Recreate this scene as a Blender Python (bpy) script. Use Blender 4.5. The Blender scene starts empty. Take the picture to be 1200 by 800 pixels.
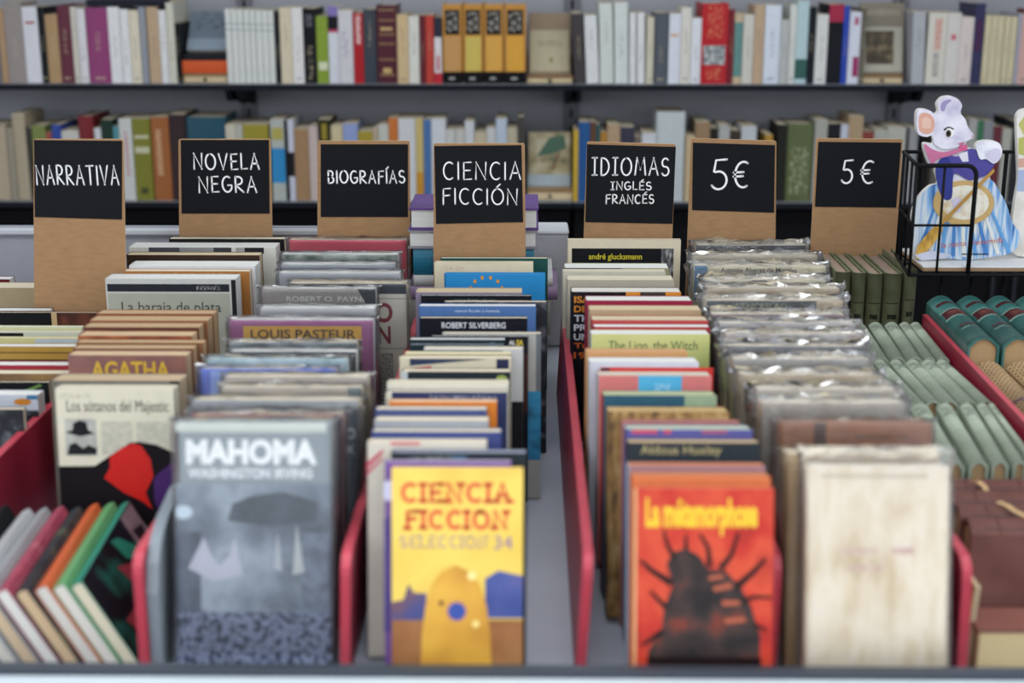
import bpy, bmesh, math, random
from mathutils import Vector, Matrix, Euler
random.seed(11)
R = math.radians
C = bpy.context.scene.collection

# ------------------------------------------------------------------ camera, sky, light, exposure
H = 0.567                     # lens above the table top (table top is z = 0 here; lifted to 0.8 at the end)
PITCH, YAW, F = 15.4, 0.62, 1667.0
LIFT = 0.8
cam = bpy.data.objects.new('camera', bpy.data.cameras.new('camera')); C.objects.link(cam)
cam.location = (0, 0, H); cam.rotation_euler = (R(90 - PITCH), 0, R(YAW))
cam.data.sensor_width = 36; cam.data.lens = F * 36 / 1200
cam.data.clip_start = 0.02
cam.data.dof.use_dof = True; cam.data.dof.focus_distance = 1.92; cam.data.dof.aperture_fstop = 3.9
bpy.context.scene.camera = cam
RM = Euler((R(90 - PITCH), 0, R(YAW))).to_matrix()

SKY_STRENGTH, EXPOSURE = 1.0, 1.45
w = bpy.data.worlds.new('overcast_sky'); bpy.context.scene.world = w; w.use_nodes = True
nt = w.node_tree; nt.nodes.clear()
tc = nt.nodes.new('ShaderNodeTexCoord'); sx = nt.nodes.new('ShaderNodeSeparateXYZ')
cr = nt.nodes.new('ShaderNodeValToRGB'); bg = nt.nodes.new('ShaderNodeBackground'); wo = nt.nodes.new('ShaderNodeOutputWorld')
nt.links.new(tc.outputs['Generated'], sx.inputs[0]); nt.links.new(sx.outputs['Z'], cr.inputs[0])
for pos_, col_ in ((0.0, (0.36, 0.37, 0.40)), (0.34, (0.55, 0.58, 0.63)), (0.58, (1.5, 1.58, 1.70)), (1.0, (1.7, 1.8, 1.95))):   # horizon dimmed as unseen buildings, then bright cloud, to favour the front rows
    e_ = cr.color_ramp.elements[0] if pos_ == 0 else cr.color_ramp.elements[1] if pos_ == 1 else cr.color_ramp.elements.new(pos_)
    e_.position = pos_; e_.color = col_ + (1,)
nt.links.new(cr.outputs[0], bg.inputs[0]); bg.inputs[1].default_value = SKY_STRENGTH
nt.links.new(bg.outputs[0], wo.inputs[0])
def area(name, loc, rot, sx_, sy_, power, col):
    l = bpy.data.lights.new(name, 'AREA'); l.shape = 'RECTANGLE'; l.size = sx_; l.size_y = sy_; l.energy = power; l.color = col
    o = bpy.data.objects.new(name, l); C.objects.link(o); o.location = loc; o.rotation_euler = rot
    return o
area('shelf_fill_light', (0, 2.7, 1.30), (R(12), 0, 0), 3.0, 0.3, 8, (0.93, 0.97, 1.0))  # added fill that brightens the wall shelves, not a real fixture
area('table_fill_light', (0, 0.9, 1.30), (R(-6), 0, 0), 2.6, 0.5, 8, (0.95, 0.98, 1.0))  # added overhead fill for the book tops and front covers
vs = bpy.context.scene.view_settings
vs.view_transform = 'Standard'; vs.look = 'None'; vs.exposure = EXPOSURE; vs.gamma = 1; vs.use_curve_mapping = False
bpy.context.scene.cycles.transparent_max_bounces = 24
bpy.context.scene.cycles.max_bounces = 8

# ------------------------------------------------------------------ pixel <-> place helpers (for measuring the photograph)
def ray(px, py):
    return RM @ Vector(((px - 600) / F, -(py - 400) / F, -1.0))
def atD(px, py, D):            # point on the vertical plane y = D
    d = ray(px, py); t = D / d.y
    return Vector((0, 0, H)) + d * t
def atZ(px, py, z):            # point on the level plane at height z
    d = ray(px, py); t = (z - H) / d.z
    return Vector((0, 0, H)) + d * t
def ang(py):                   # angle below level of an image row
    return R(PITCH) + math.atan((py - 400) / F)

# ------------------------------------------------------------------ materials
def lin(h):
    if isinstance(h, str):
        h = h.lstrip('#'); c = [int(h[i:i + 2], 16) / 255 for i in (0, 2, 4)]
    else: c = h
    return tuple(x / 12.92 if x <= 0.04045 else ((x + 0.055) / 1.055) ** 2.4 for x in c) + (1,)
MATS = {}
def mat(col, rough=0.5, wear=0.06, metal=0.0, scale=60, spec=0.3):
    key = (col, rough, wear, metal, scale, spec)
    if key in MATS: return MATS[key]
    m = bpy.data.materials.new('surface_' + str(len(MATS))); m.use_nodes = True
    n = m.node_tree; b = n.nodes['Principled BSDF']
    b.inputs['Roughness'].default_value = rough; b.inputs['Metallic'].default_value = metal
    b.inputs['Specular IOR Level'].default_value = spec
    c = lin(col)
    if max(c[:3]) < .045 and metal == 0: b.inputs['Specular IOR Level'].default_value = min(spec, .12); b.inputs['Roughness'].default_value = max(rough, .55)
    if wear:
        t = n.nodes.new('ShaderNodeTexCoord'); z = n.nodes.new('ShaderNodeTexNoise'); z.inputs['Scale'].default_value = scale
        z.inputs['Detail'].default_value = 4
        mx = n.nodes.new('ShaderNodeMix'); mx.data_type = 'RGBA'
        mx.inputs[6].default_value = tuple(max(0, x * (1 - 2 * wear)) for x in c[:3]) + (1,)
        mx.inputs[7].default_value = tuple(min(1, x * (1 + 1.5 * wear) + 0.012 * wear) for x in c[:3]) + (1,)
        n.links.new(t.outputs['Object'], z.inputs['Vector']); n.links.new(z.outputs['Fac'], mx.inputs[0])
        n.links.new(mx.outputs[2], b.inputs['Base Color'])
    else: b.inputs['Base Color'].default_value = c
    MATS[key] = m
    return m
def mat_pages(col):
    key = ('pages', col)
    if key in MATS: return MATS[key]
    m = bpy.data.materials.new('paper_edges_' + str(len(MATS))); m.use_nodes = True
    n = m.node_tree; b = n.nodes['Principled BSDF']; b.inputs['Roughness'].default_value = 0.85
    b.inputs['Specular IOR Level'].default_value = 0.2
    t = n.nodes.new('ShaderNodeTexCoord'); mp = n.nodes.new('ShaderNodeMapping'); mp.inputs['Scale'].default_value = (6, 900, 6)
    z = n.nodes.new('ShaderNodeTexNoise'); z.inputs['Scale'].default_value = 1.0; z.inputs['Detail'].default_value = 3
    mx = n.nodes.new('ShaderNodeMix'); mx.data_type = 'RGBA'; c = lin(col)
    mx.inputs[6].default_value = tuple(x * 0.72 for x in c[:3]) + (1,); mx.inputs[7].default_value = tuple(min(1, x * 1.12) for x in c[:3]) + (1,)
    n.links.new(t.outputs['Object'], mp.inputs[0]); n.links.new(mp.outputs[0], z.inputs['Vector'])
    n.links.new(z.outputs['Fac'], mx.inputs[0]); n.links.new(mx.outputs[2], b.inputs['Base Color'])
    MATS[key] = m
    return m
def mat_mottle(stops, scale=40, detail=6, rough=0.45, stretch=(1, 1, 1), dist=0.0):
    """printed picture: noise through a ramp of colours"""
    key = ('mottle', tuple(stops), scale, detail, stretch, dist)
    if key in MATS: return MATS[key]
    m = bpy.data.materials.new('printed_picture_' + str(len(MATS))); m.use_nodes = True
    n = m.node_tree; b = n.nodes['Principled BSDF']; b.inputs['Roughness'].default_value = rough; b.inputs['Specular IOR Level'].default_value = 0.3 if max(max(lin(s)[:3]) for s in stops) > .12 else .12
    t = n.nodes.new('ShaderNodeTexCoord'); mp = n.nodes.new('ShaderNodeMapping'); mp.inputs['Scale'].default_value = stretch
    z = n.nodes.new('ShaderNodeTexNoise'); z.inputs['Scale'].default_value = scale; z.inputs['Detail'].default_value = detail
    z.inputs['Distortion'].default_value = dist
    r = n.nodes.new('ShaderNodeValToRGB'); e = r.color_ramp.elements
    lo, hi = 0.3, 0.7
    for i, s in enumerate(stops):
        p = lo + (hi - lo) * i / (len(stops) - 1)
        if i < 2: e[i].position = p; e[i].color = lin(s)
        else: k = e.new(p); k.color = lin(s)
    e[0].position = lo; e[1].position = lo + (hi - lo) / (len(stops) - 1)
    n.links.new(t.outputs['Object'], mp.inputs[0]); n.links.new(mp.outputs[0], z.inputs['Vector'])
    n.links.new(z.outputs['Fac'], r.inputs[0]); n.links.new(r.outputs[0], b.inputs['Base Color'])
    MATS[key] = m
    return m
def mat_film(haze=0.10, bump=0.5, scale=70, gloss=1.0):
    key = ('film', haze, bump, scale, gloss)
    if key in MATS: return MATS[key]
    m = bpy.data.materials.new('clear_film_' + str(len(MATS))); m.use_nodes = True
    n = m.node_tree; n.nodes.clear()
    out = n.nodes.new('ShaderNodeOutputMaterial'); tr = n.nodes.new('ShaderNodeBsdfTransparent'); tr.inputs[0].default_value = (0.975, 0.98, 0.985, 1)
    gl = n.nodes.new('ShaderNodeBsdfGlossy'); gl.inputs['Roughness'].default_value = 0.16; gl.inputs[0].default_value = (1, 1, 1, 1)
    df = n.nodes.new('ShaderNodeBsdfDiffuse'); df.inputs[0].default_value = (0.88, 0.90, 0.94, 1)
    t = n.nodes.new('ShaderNodeTexCoord'); z = n.nodes.new('ShaderNodeTexNoise'); z.inputs['Scale'].default_value = scale
    z.inputs['Detail'].default_value = 3; z.inputs['Distortion'].default_value = 1.2
    bp = n.nodes.new('ShaderNodeBump'); bp.inputs['Strength'].default_value = bump; bp.inputs['Distance'].default_value = 0.004
    fr = n.nodes.new('ShaderNodeFresnel'); fr.inputs['IOR'].default_value = 1.5
    ml = n.nodes.new('ShaderNodeMath'); ml.operation = 'MULTIPLY_ADD'; ml.inputs[1].default_value = gloss; ml.inputs[2].default_value = 0.0; ml.use_clamp = True
    m1 = n.nodes.new('ShaderNodeMixShader'); m2 = n.nodes.new('ShaderNodeMixShader')
    L = n.links.new
    L(t.outputs['Object'], z.inputs['Vector']); L(z.outputs['Fac'], bp.inputs['Height'])
    L(bp.outputs[0], gl.inputs['Normal']); L(bp.outputs[0], fr.inputs['Normal']); L(fr.outputs[0], ml.inputs[0])
    m2.inputs[0].default_value = haze
    L(tr.outputs[0], m2.inputs[1]); L(df.outputs[0], m2.inputs[2])
    L(ml.outputs[0], m1.inputs[0]); L(m2.outputs[0], m1.inputs[1]); L(gl.outputs[0], m1.inputs[2]); L(m1.outputs[0], out.inputs[0])
    MATS[key] = m
    return m
def mat_kraft(col='#9a7855'):
    return mat_mottle((col_shift(col, .95), col, col_shift(col, 1.04)), scale=60, detail=8, rough=0.8, stretch=(1, 1, 3.5))
def col_shift(h, k):
    h = h.lstrip('#'); return '#' + ''.join('%02x' % max(0, min(255, int(int(h[i:i + 2], 16) * k))) for i in (0, 2, 4))

# ------------------------------------------------------------------ mesh helpers
class MB:
    def __init__(s): s.v, s.f, s.m, s.mats, s.smooth = [], [], [], [], set()
    def slot(s, m):
        if m not in s.mats: s.mats.append(m)
        return s.mats.index(m)
    def poly(s, pts, m):
        k = len(s.v); s.v += [tuple(p) for p in pts]; s.f.append(tuple(range(k, k + len(pts)))); s.m.append(s.slot(m))
    def grid(s, rows, m, close=False, smooth=False):
        k = len(s.v); n = len(rows[0]); i_ = s.slot(m)
        for r in rows: s.v += [tuple(p) for p in r]
        for j in range(len(rows) - 1):
            for i in range(n if close else n - 1):
                a, b = k + j * n + i, k + j * n + (i + 1) % n
                if smooth: s.smooth.add(len(s.f))
                s.f.append((a, b, b + n, a + n)); s.m.append(i_)
    def box(s, x0, x1, y0, y1, z0, z1, m, bev=0.0):
        if bev <= 0:
            p = [(x0, y0), (x1, y0), (x1, y1), (x0, y1)]
            s.prism(p, z0, z1, m); return
        q = bev
        def rect(i, z): return [(x0 + i, y0, z), (x1 - i, y0, z), (x1, y0 + i, z), (x1, y1 - i, z), (x1 - i, y1, z), (x0 + i, y1, z), (x0, y1 - i, z), (x0, y0 + i, z)]
        def inner(z): return [(x0 + q, y0 + q, z), (x1 - q, y0 + q, z), (x1 - q, y0 + q, z), (x1 - q, y1 - q, z), (x1 - q, y1 - q, z), (x0 + q, y1 - q, z), (x0 + q, y1 - q, z), (x0 + q, y0 + q, z)]
        s.grid([inner(z0), rect(q, z0 + q), rect(q, z1 - q), inner(z1)], m, close=True)
        s.poly([(x0 + q, y0 + q, z1), (x1 - q, y0 + q, z1), (x1 - q, y1 - q, z1), (x0 + q, y1 - q, z1)], m)
        s.poly([(x0 + q, y1 - q, z0), (x1 - q, y1 - q, z0), (x1 - q, y0 + q, z0), (x0 + q, y0 + q, z0)], m)
    def prism(s, pts, z0, z1, m, caps=True):
        s.grid([[(x, y, z0) for x, y in pts], [(x, y, z1) for x, y in pts]], m, close=True)
        if caps:
            s.poly([(x, y, z1) for x, y in pts], m); s.poly([(x, y, z0) for x, y in reversed(pts)], m)
    def tube(s, pts, r, m, n=8, cap=True):
        pts = [Vector(p) for p in pts]; rows = []
        up = Vector((0.13, 0.31, 0.94))
        for i, p in enumerate(pts):
            d = ((pts[min(i + 1, len(pts) - 1)] - p).normalized() + (p - pts[max(i - 1, 0)]).normalized()).normalized()
            a = d.cross(up).normalized(); b = d.cross(a).normalized()
            rows.append([p + a * (r * math.cos(2 * math.pi * k / n)) + b * (r * math.sin(2 * math.pi * k / n)) for k in range(n)])
        s.grid(rows, m, close=True, smooth=True)
        if cap: s.poly(rows[-1], m); s.poly(rows[0][::-1], m)
    def mesh(s, name):
        me = bpy.data.meshes.new(name); me.from_pydata(s.v, [], s.f)
        for m in s.mats: me.materials.append(m)
        for i, p in enumerate(me.polygons):
            p.material_index = s.m[i]; p.use_smooth = i in s.smooth
        b = bmesh.new(); b.from_mesh(me)
        bmesh.ops.remove_doubles(b, verts=b.verts, dist=1e-6)
        b.to_mesh(me); b.free(); me.update()
        return me
    def build(s, name, parent=None, loc=(0, 0, 0), rot=(0, 0, 0)):
        o = bpy.data.objects.new(name, s.mesh(name)); C.objects.link(o); o.location = loc; o.rotation_euler = rot
        if parent: o.parent = parent
        return o
LABELS = {}
def tag(o, label, cat, group=None, kind=None):
    n = label
    o['label'] = n; o['category'] = cat
    LABELS.setdefault(n, []).append(o)
    if group: o['group'] = group
    if kind: o['kind'] = kind
    return o
def struct(o): o['kind'] = 'structure'; return o
def thing(name, label, cat, loc=(0, 0, 0), rot=(0, 0, 0), group=None):
    o = bpy.data.objects.new(name, None); C.objects.link(o); o.empty_display_size = 0.03
    o.location = loc; o.rotation_euler = rot
    return tag(o, label, cat, group)

# ------------------------------------------------------------------ lettering
FONT = {}
def glyphs(text, bold=0.0):
    """outline lettering as flat triangles, normalised to a 1 x 1 box"""
    key = (text, bold)
    if key in FONT: return FONT[key]
    cu = bpy.data.curves.new('letters', 'FONT'); cu.body = text; cu.offset = bold; cu.resolution_u = 3; cu.fill_mode = 'FRONT'
    o = bpy.data.objects.new('letters', cu); C.objects.link(o)
    dg = bpy.context.evaluated_depsgraph_get(); me = o.evaluated_get(dg).to_mesh()
    vs_ = [v.co.copy() for v in me.vertices]; fs = [tuple(p.vertices) for p in me.polygons]
    o.evaluated_get(dg).to_mesh_clear(); bpy.data.objects.remove(o); bpy.data.curves.remove(cu)
    if not vs_: return ([], [])
    x0, x1 = min(v.x for v in vs_), max(v.x for v in vs_); y0, y1 = min(v.y for v in vs_), max(v.y for v in vs_)
    FONT[key] = ([((v.x - x0) / (x1 - x0), (v.y - y0) / (y1 - y0)) for v in vs_], fs)
    return FONT[key]
def put_text(mb, text, fn, u0, u1, v0, v1, m, bold=0.0):
    vs_, fs = glyphs(text, bold); k = len(mb.v); i_ = mb.slot(m)
    mb.v += [tuple(fn(u0 + (u1 - u0) * a, v0 + (v1 - v0) * b)) for a, b in vs_]
    for f in fs: mb.f.append(tuple(k + i for i in f)); mb.m.append(i_)
def arc(cx, cy, rx, ry, a0, a1, n=14):
    return [(cx + rx * math.cos(R(a0 + (a1 - a0) * i / n)), cy + ry * math.sin(R(a0 + (a1 - a0) * i / n))) for i in range(n + 1)]
ST = {   # hand-drawn capitals: (width, strokes)
 'A': (.62, [[(0, 0), (.3, 1), (.62, 0)], [(.1, .36), (.5, .36)]]),
 'B': (.52, [[(.02, 0), (.02, 1)], [(.02, 1)] + arc(.22, .76, .22, .24, 80, -85) + [(.02, .52)], [(.02, .52)] + arc(.24, .26, .26, .26, 85, -90) + [(.02, 0)]]),
 'C': (.58, [arc(.34, .5, .34, .5, 55, 305)]),
 'D': (.58, [[(.03, 0), (.03, 1)], [(.03, 1)] + arc(.12, .5, .45, .5, 85, -85) + [(.03, 0)]]),
 'E': (.48, [[(.46, 1), (.03, .98), (.03, 0), (.48, .02)], [(.03, .52), (.4, .53)]]),
 'F': (.48, [[(.48, 1), (.05, .97), (.03, -.04)], [(.05, .52), (.42, .56)]]),
 'G': (.62, [arc(.34, .5, .34, .5, 60, 330) + [(.64, .44), (.38, .44)]]),
 'I': (.06, [[(.03, 0), (.03, 1)]]),
 'J': (.3, [[(.26, 1), (.26, .2)] + arc(.1, .2, .16, .2, 0, -140)]),
 'L': (.44, [[(.03, 1), (.02, .02), (.44, .03)]]),
 'M': (.74, [[(0, 0), (.12, 1), (.37, .3), (.62, 1), (.74, 0)]]),
 'N': (.6, [[(0, 0), (.02, 1), (.56, 0), (.6, 1)]]),
 'O': (.72, [arc(.36, .5, .36, .5, 95, 460, 24)]),
 'R': (.56, [[(.02, 0), (.02, 1)], [(.02, 1)] + arc(.2, .75, .28, .25, 85, -85) + [(.02, .48), (.56, 0)]]),
 'S': (.5, [arc(.25, .75, .23, .25, 40, 250, 12) + arc(.25, .26, .25, .26, 80, -150, 12)]),
 'T': (.6, [[(.3, 0), (.3, 1)], [(0, .98), (.6, 1.0)]]),
 'V': (.62, [[(0, 1), (.3, 0), (.62, 1)]]),
 '5': (.56, [[(.52, 1), (.12, .97), (.06, .58)] + arc(.24, .3, .3, .3, 115, -145)]),
 '€': (.62, [arc(.42, .5, .36, .5, 62, 298), [(0, .58), (.42, .6)], [(0, .42), (.4, .44)]]),
 ' ': (.3, []),
}
ST['Í'] = (.06, ST['I'][1] + [[(.0, 1.12), (.2, 1.32)]])
ST['Ó'] = (.72, ST['O'][1] + [[(.3, 1.1), (.52, 1.3)]])
ST['É'] = (.48, ST['E'][1] + [[(.18, 1.1), (.4, 1.3)]])
ST['Ì'] = (.34, [[(.17, 0), (.17, 1)], [(0, 1), (.34, 1)], [(0, 0), (.34, 0)]])      # I with bars
def hand_text(mb, text, fn, u0, u1, v0, v1, m, thick, gap=.16, slab=0.0):
    """marker lettering as round-ended strokes; fn maps (u, v) in metres to a point"""
    xs, x = [], 0
    for ch in text: xs.append(x); x += ST[ch][0] + gap
    tot = x - gap; sx_, sy_ = (u1 - u0) / tot, (v1 - v0)
    for ch, x in zip(text, xs):
        strokes = list(ST[ch][1])
        if slab:
            for st in ST[ch][1]:
                for (px, py) in (st[0], st[-1]):
                    if py < .08 or py > .92: strokes.append([(px - slab, py), (px + slab, py)])
        jit = random.uniform(-.02, .02) if not slab else 0
        for st in strokes:
            pts = [Vector((u0 + (x + a) * sx_, v0 + (b + jit) * sy_)) for a, b in st]
            L_, Rr = [], []
            for i, p in enumerate(pts):
                d = (pts[min(i + 1, len(pts) - 1)] - pts[max(i - 1, 0)]).normalized(); nn = Vector((-d.y, d.x)) * thick / 2
                L_.append(p + nn); Rr.append(p - nn)
            mb.grid([[fn(*p) for p in L_], [fn(*p) for p in Rr]], m)
            for p in (pts[0], pts[-1]) + tuple(pts[1:-1] if len(pts) < 7 else ()):
                mb.poly([fn(p.x + thick / 2 * math.cos(k * math.pi / 5), p.y + thick / 2 * math.sin(k * math.pi / 5)) for k in range(10)], m)

# ------------------------------------------------------------------ books
CREAM, WHITE, TAN, IVORY = '#d9cdb4', '#d8d8d4', '#b89c78', '#cfc6b0'
def as_mat(c, rough=0.42): return c if isinstance(c, bpy.types.Material) else mat(c, rough)
def spine_path(w, t, ct, bulge, n):
    outer = [(w, 0)]; inner = [(w, ct)]
    for i in range(n + 1):
        y = t * i / n; k = 2 * i / n - 1
        outer.append((bulge * k * k, y))
        yi = ct + (t - 2 * ct) * i / n
        inner.append((bulge * k * k + ct, yi))
    return outer + [(w, t)], inner + [(w, t - ct)]
def dress_book(root, w, h, t, cov, kind='pb', pages=CREAM, spine=None, art=(), sleeve=0, seed=0, page_tail=True):
    """fills a book's Empty with its parts. Local axes: x spine to fore-edge, y front cover to back cover, z tail to head"""
    hard = kind == 'hc'
    ct = 0.0026 if hard else 0.0007; ov = 0.003 if hard else 0.0005
    ct = min(ct, t * .3)
    bulge = min(0.004, t * .18) if hard else min(0.0012, t * .1)
    if kind == 'round': ct, ov, bulge = 0.0024, 0.003, t * 0.30
    n = 10 if kind == 'round' else 6
    cm = as_mat(cov); sm = as_mat(spine) if spine else cm
    o, i = spine_path(w, t, ct, bulge, n)
    mb = MB()
    def wall(pts, m, sm_=False):
        mb.grid([[(x, y, 0) for x, y in pts], [(x, y, h) for x, y in pts]], m, smooth=sm_)
    wall(o[:2], cm); wall(o[1:-1], sm, kind == 'round'); wall(o[-2:], cm)
    wall(i[::-1], cm)
    wall([o[-1], i[-1]], cm); wall([i[0], o[0]], cm)
    for z in (0, h):
        for k in range(len(o) - 1):
            q = [(*o[k], z), (*o[k + 1], z), (*i[k + 1], z), (*i[k], z)]
            mb.poly(q if z == 0 else q[::-1], sm if 0 < k < len(o) - 2 else cm)
    lt = MB()
    for ai, a in enumerate(art):
        typ, face, m = a[0], a[1], as_mat(a[-1]) if not isinstance(a[-1], (int, float)) else None
        lay = 0.0002 + 0.00004 * ai
        if face == 'f': fn = lambda u, v, lay=lay: (min(w, max(0, u * w)), -lay, max(.001, v) * h)
        else:
            def fn(u, v, lay=lay):
                y = t * (1 - u); k = 2 * y / t - 1
                return (bulge * k * k - lay, y, v * h)
        if typ == 'r':
            _, _, _, u0, u1, v0, v1, _c = a
            nn = 1 if face == 'f' else 8
            mb.grid([[fn(u0 + (u1 - u0) * q / nn, v0) for q in range(nn + 1)], [fn(u0 + (u1 - u0) * q / nn, v1) for q in range(nn + 1)]], m)
        elif typ == 'p':
            mb.poly([fn(u, v) for u, v in a[3]], m)
        elif typ == 't':
            _, _, txt, u0, u1, v0, v1, bold, _c = a
            put_text(lt, txt, fn, u0, u1, v0, v1, m, bold)
        elif typ == 'v':      # lettering running up the spine or cover
            _, _, txt, u0, u1, v0, v1, bold, _c = a
            put_text(lt, txt, lambda a_, b_: fn(u1 - (u1 - u0) * b_, v0 + (v1 - v0) * a_), 0, 1, 0, 1, m, bold)
        elif typ == 's':      # slab capitals
            _, _, txt, u0, u1, v0, v1, th, _c = a
            hand_text(lt, txt, lambda a_, b_: fn(a_ / w, b_ / h), u0 * w, u1 * w, v0 * h, v1 * h, m, th, gap=.34, slab=.15)
    mb.build('cover', root)
    pg = MB(); e = 0.0004
    pp = [(w - ov, ct + e)] + [(x + e, min(max(y, ct + e), t - ct - e)) for x, y in i[1:-1]] + [(w - ov, t - ct - e)]
    pg.prism(pp, ov, h - ov, mat_pages(pages)); pg.build('page_block', root)
    if lt.f: lt.build('lettering', root)
    if sleeve: add_sleeve(root, w, h, t, sleeve, seed)
def add_sleeve(root, w, h, t, kind, seed):
    rnd = random.Random(seed); mb = MB(); o = 0.002
    crumple = 0.0020 if kind == 2 else 0.0007
    per = []
    nx, ny = 13, 3
    for k in range(nx): per.append((-o + (w + 2 * o) * k / nx, -o))
    for k in range(ny): per.append((w + o, -o + (t + 2 * o) * k / ny))
    for k in range(nx): per.append((w + o - (w + 2 * o) * k / nx, t + o))
    for k in range(ny): per.append((-o, t + o - (t + 2 * o) * k / ny))
    cy = t * 0.45; top = {1: .0025, 2: .0035, 3: .015}[kind]
    lv = [(0.012, 1, 0), (h * .35, 1, 0), (h * .65, 1, 0), (h * .8, 1, 0), (h * .9, 1, 0), (h - .012, 1, 0), (h - .002, 1, 0), (h + .0015, 1, 0), (h + top * .45, .62, .002), (h + top * .8, .3, .003), (h + top, .10, .004)]
    rows = []
    for j, (z, sq, ex) in enumerate(lv):
        r = []
        for i_, (x, y) in enumerate(per):
            amp = crumple * (0.35 if z < h * .8 else 1.0)
            out = abs(rnd.gauss(0, amp)) if z <= h + .002 else 0
            dx = -1 if x < 0 else (1 if x > w else 0); dy = -1 if y < 0 else (1 if y > t else 0)
            xx = x + dx * (out + ex + (abs(rnd.gauss(0, .002)) if z > h - .02 and kind == 2 else 0)) + rnd.gauss(0, .0006)
            yy = cy + (y + dy * out * (.1 if dy > 0 else .45) - cy) * sq + (rnd.gauss(0, .001) if sq < 1 else 0)
            r.append((xx, yy, z + (rnd.gauss(0, crumple * (1.2 if sq < 1 else .3)) if j > 6 else 0)))
        rows.append(r)
    mb.grid(rows, mat_film(0.03, 0.35, 55, 0.8) if kind == 1 else mat_film(0.08, 0.8, 80, 1.1) if kind == 2 else mat_film(0.06, 0.5, 50, 1.0), close=True, smooth=True)
    mb.build('plastic_sleeve', root)

def front_rows(row, h0, data, group, lean_front=12.0, lean_back=1.0, first_label=None):
    """a row of books standing face to the viewer, listed from the back of the row to the front.
    entry: (left px, right px, top px, page-top px, cover, what, short colour word, options)"""
    n = len(data); Ds = []
    def solve(e):
        h = e[7].get('h', h0); D = 1.4; t = .016; ph = 0
        for _ in range(12):
            ph = R(lean_back + (lean_front - lean_back) * min(1, max(0, (1.84 - D) / .8)))
            zt = h * math.cos(ph) + t * math.sin(ph)
            D = (H - zt) / math.tan(ang(e[2])); dep = D * math.cos(R(PITCH)) + (H - zt) * math.sin(R(PITCH))
            t = e[7].get('t') or max(.006, min(.034, e[3] * dep / F / math.sin(max(.06, ang(e[2]) - ph))))
        return [D, t, ph, h, dep]
    S = [solve(e) for e in data]
    for i in range(n):
        e = data[i]; D, t, ph, h, dep = S[i]; opt = e[7]
        if i:     # keep behind it room for its thickness
            Dn, _, pn, hn, _ = S[i - 1]
            g = min((Dn - (hn - s) * math.sin(pn)) - (D - (h - s) * math.sin(ph)) if s == 0 else (Dn - hn * math.sin(pn) + s * math.sin(pn)) - (D - h * math.sin(ph) + s * math.sin(ph)) for s in (0, .003, min(h, hn)))
            g = g * math.cos(ph) - .0012 - (0.0062 if opt.get('sleeve') == 2 else 0.0048 if opt.get('sleeve') else 0)
            t = max(.0035, min(t, g))
        zt = h * math.cos(ph) + t * math.sin(ph)
        pl, pr = atD(e[0], e[2], D), atD(e[1], e[2], D); w = pr.x - pl.x
        loc = (pl.x, D - h * math.sin(ph), zt - h * math.cos(ph) + .0003)
        what, short = e[5], e[6]
        lab = f"{what}, frontmost in the {row} row" if i == n - 1 else f"{what} in {row} row behind the {data[i+1][6]} one"
        if i == 0: lab = f"{what}, rearmost in the {row} row under its sign" if 'under' not in row else f"{what}, rearmost {row}"
        if len(lab.split()) > 16: lab = f'{what}, behind the {data[i+1][6]} one'
        root = thing('hardcover_book' if opt.get('k') == 'hc' else ('wrapped_book' if opt.get('sleeve') else 'paperback_book'),
                     opt.get('label', lab), 'book', loc, (-ph, 0, 0), group)
        k = dep / F / math.cos(ang(e[2]) - ph) / h     # one image pixel down the cover, as a share of its height
        art = []
        for a in opt.get('art', ()):
            if a[0] == 'r': art.append(('r', 'f', a[6] if len(a) > 6 else 0, a[1], a[2], 1 - a[4] * k, 1 - a[3] * k, a[5]))
            elif a[0] == 'p': art.append(('p', 'f', a[3] if len(a) > 3 else 1, [(u, 1 - p * k) for u, p in a[1]], a[2]))
            elif a[0] in 'ts': art.append((a[0], 'f', a[1], a[2], a[3], 1 - a[5] * k, 1 - a[4] * k, a[7] if len(a) > 7 else 0, a[6]))
            elif a[0] == 'v': art.append(('v', 'f', a[1], a[2], a[3], 1 - a[5] * k, 1 - a[4] * k, a[7] if len(a) > 7 else 0, a[6]))
            elif a[0] == 'S': art.append(a[1:])
        dress_book(root, w, h, t, e[4], opt.get('k', 'pb'), opt.get('pages', CREAM), opt.get('spine'), art, opt.get('sleeve', 0), seed=i * 7 + int(e[0]))

# ------------------------------------------------------------------ the place: floor, walls, unseen roof shaped for shade
m_wall = mat('#9fa1a8', 0.7, 0.03); m_ground = mat('#8b8a88', 0.85, 0.1, scale=6)
def slab(name, x0, x1, y0, y1, z0, z1, m):
    b = MB(); b.box(x0, x1, y0, y1, z0, z1, m); return struct(b.build(name))
WALL_D = 4.075
slab('floor', -6, 6, -8, WALL_D + .1, -LIFT - .1, -LIFT, m_ground)
slab('wall_back', -3.2, 3.2, WALL_D, WALL_D + .08, -LIFT, 1.35, m_wall)
slab('wall_left', -3.2, -3.12, 2.5, WALL_D, -LIFT, 1.35, m_wall)
slab('wall_right', 3.12, 3.2, 2.5, WALL_D, -LIFT, 1.35, m_wall)
slab('shading_roof', -3.2, 3.2, -.1, WALL_D + .08, 1.35, 1.40, mat('#c9cbcd', 0.7, 0.02))  # unseen roof, its low height and front reach set to shade the rear

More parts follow.
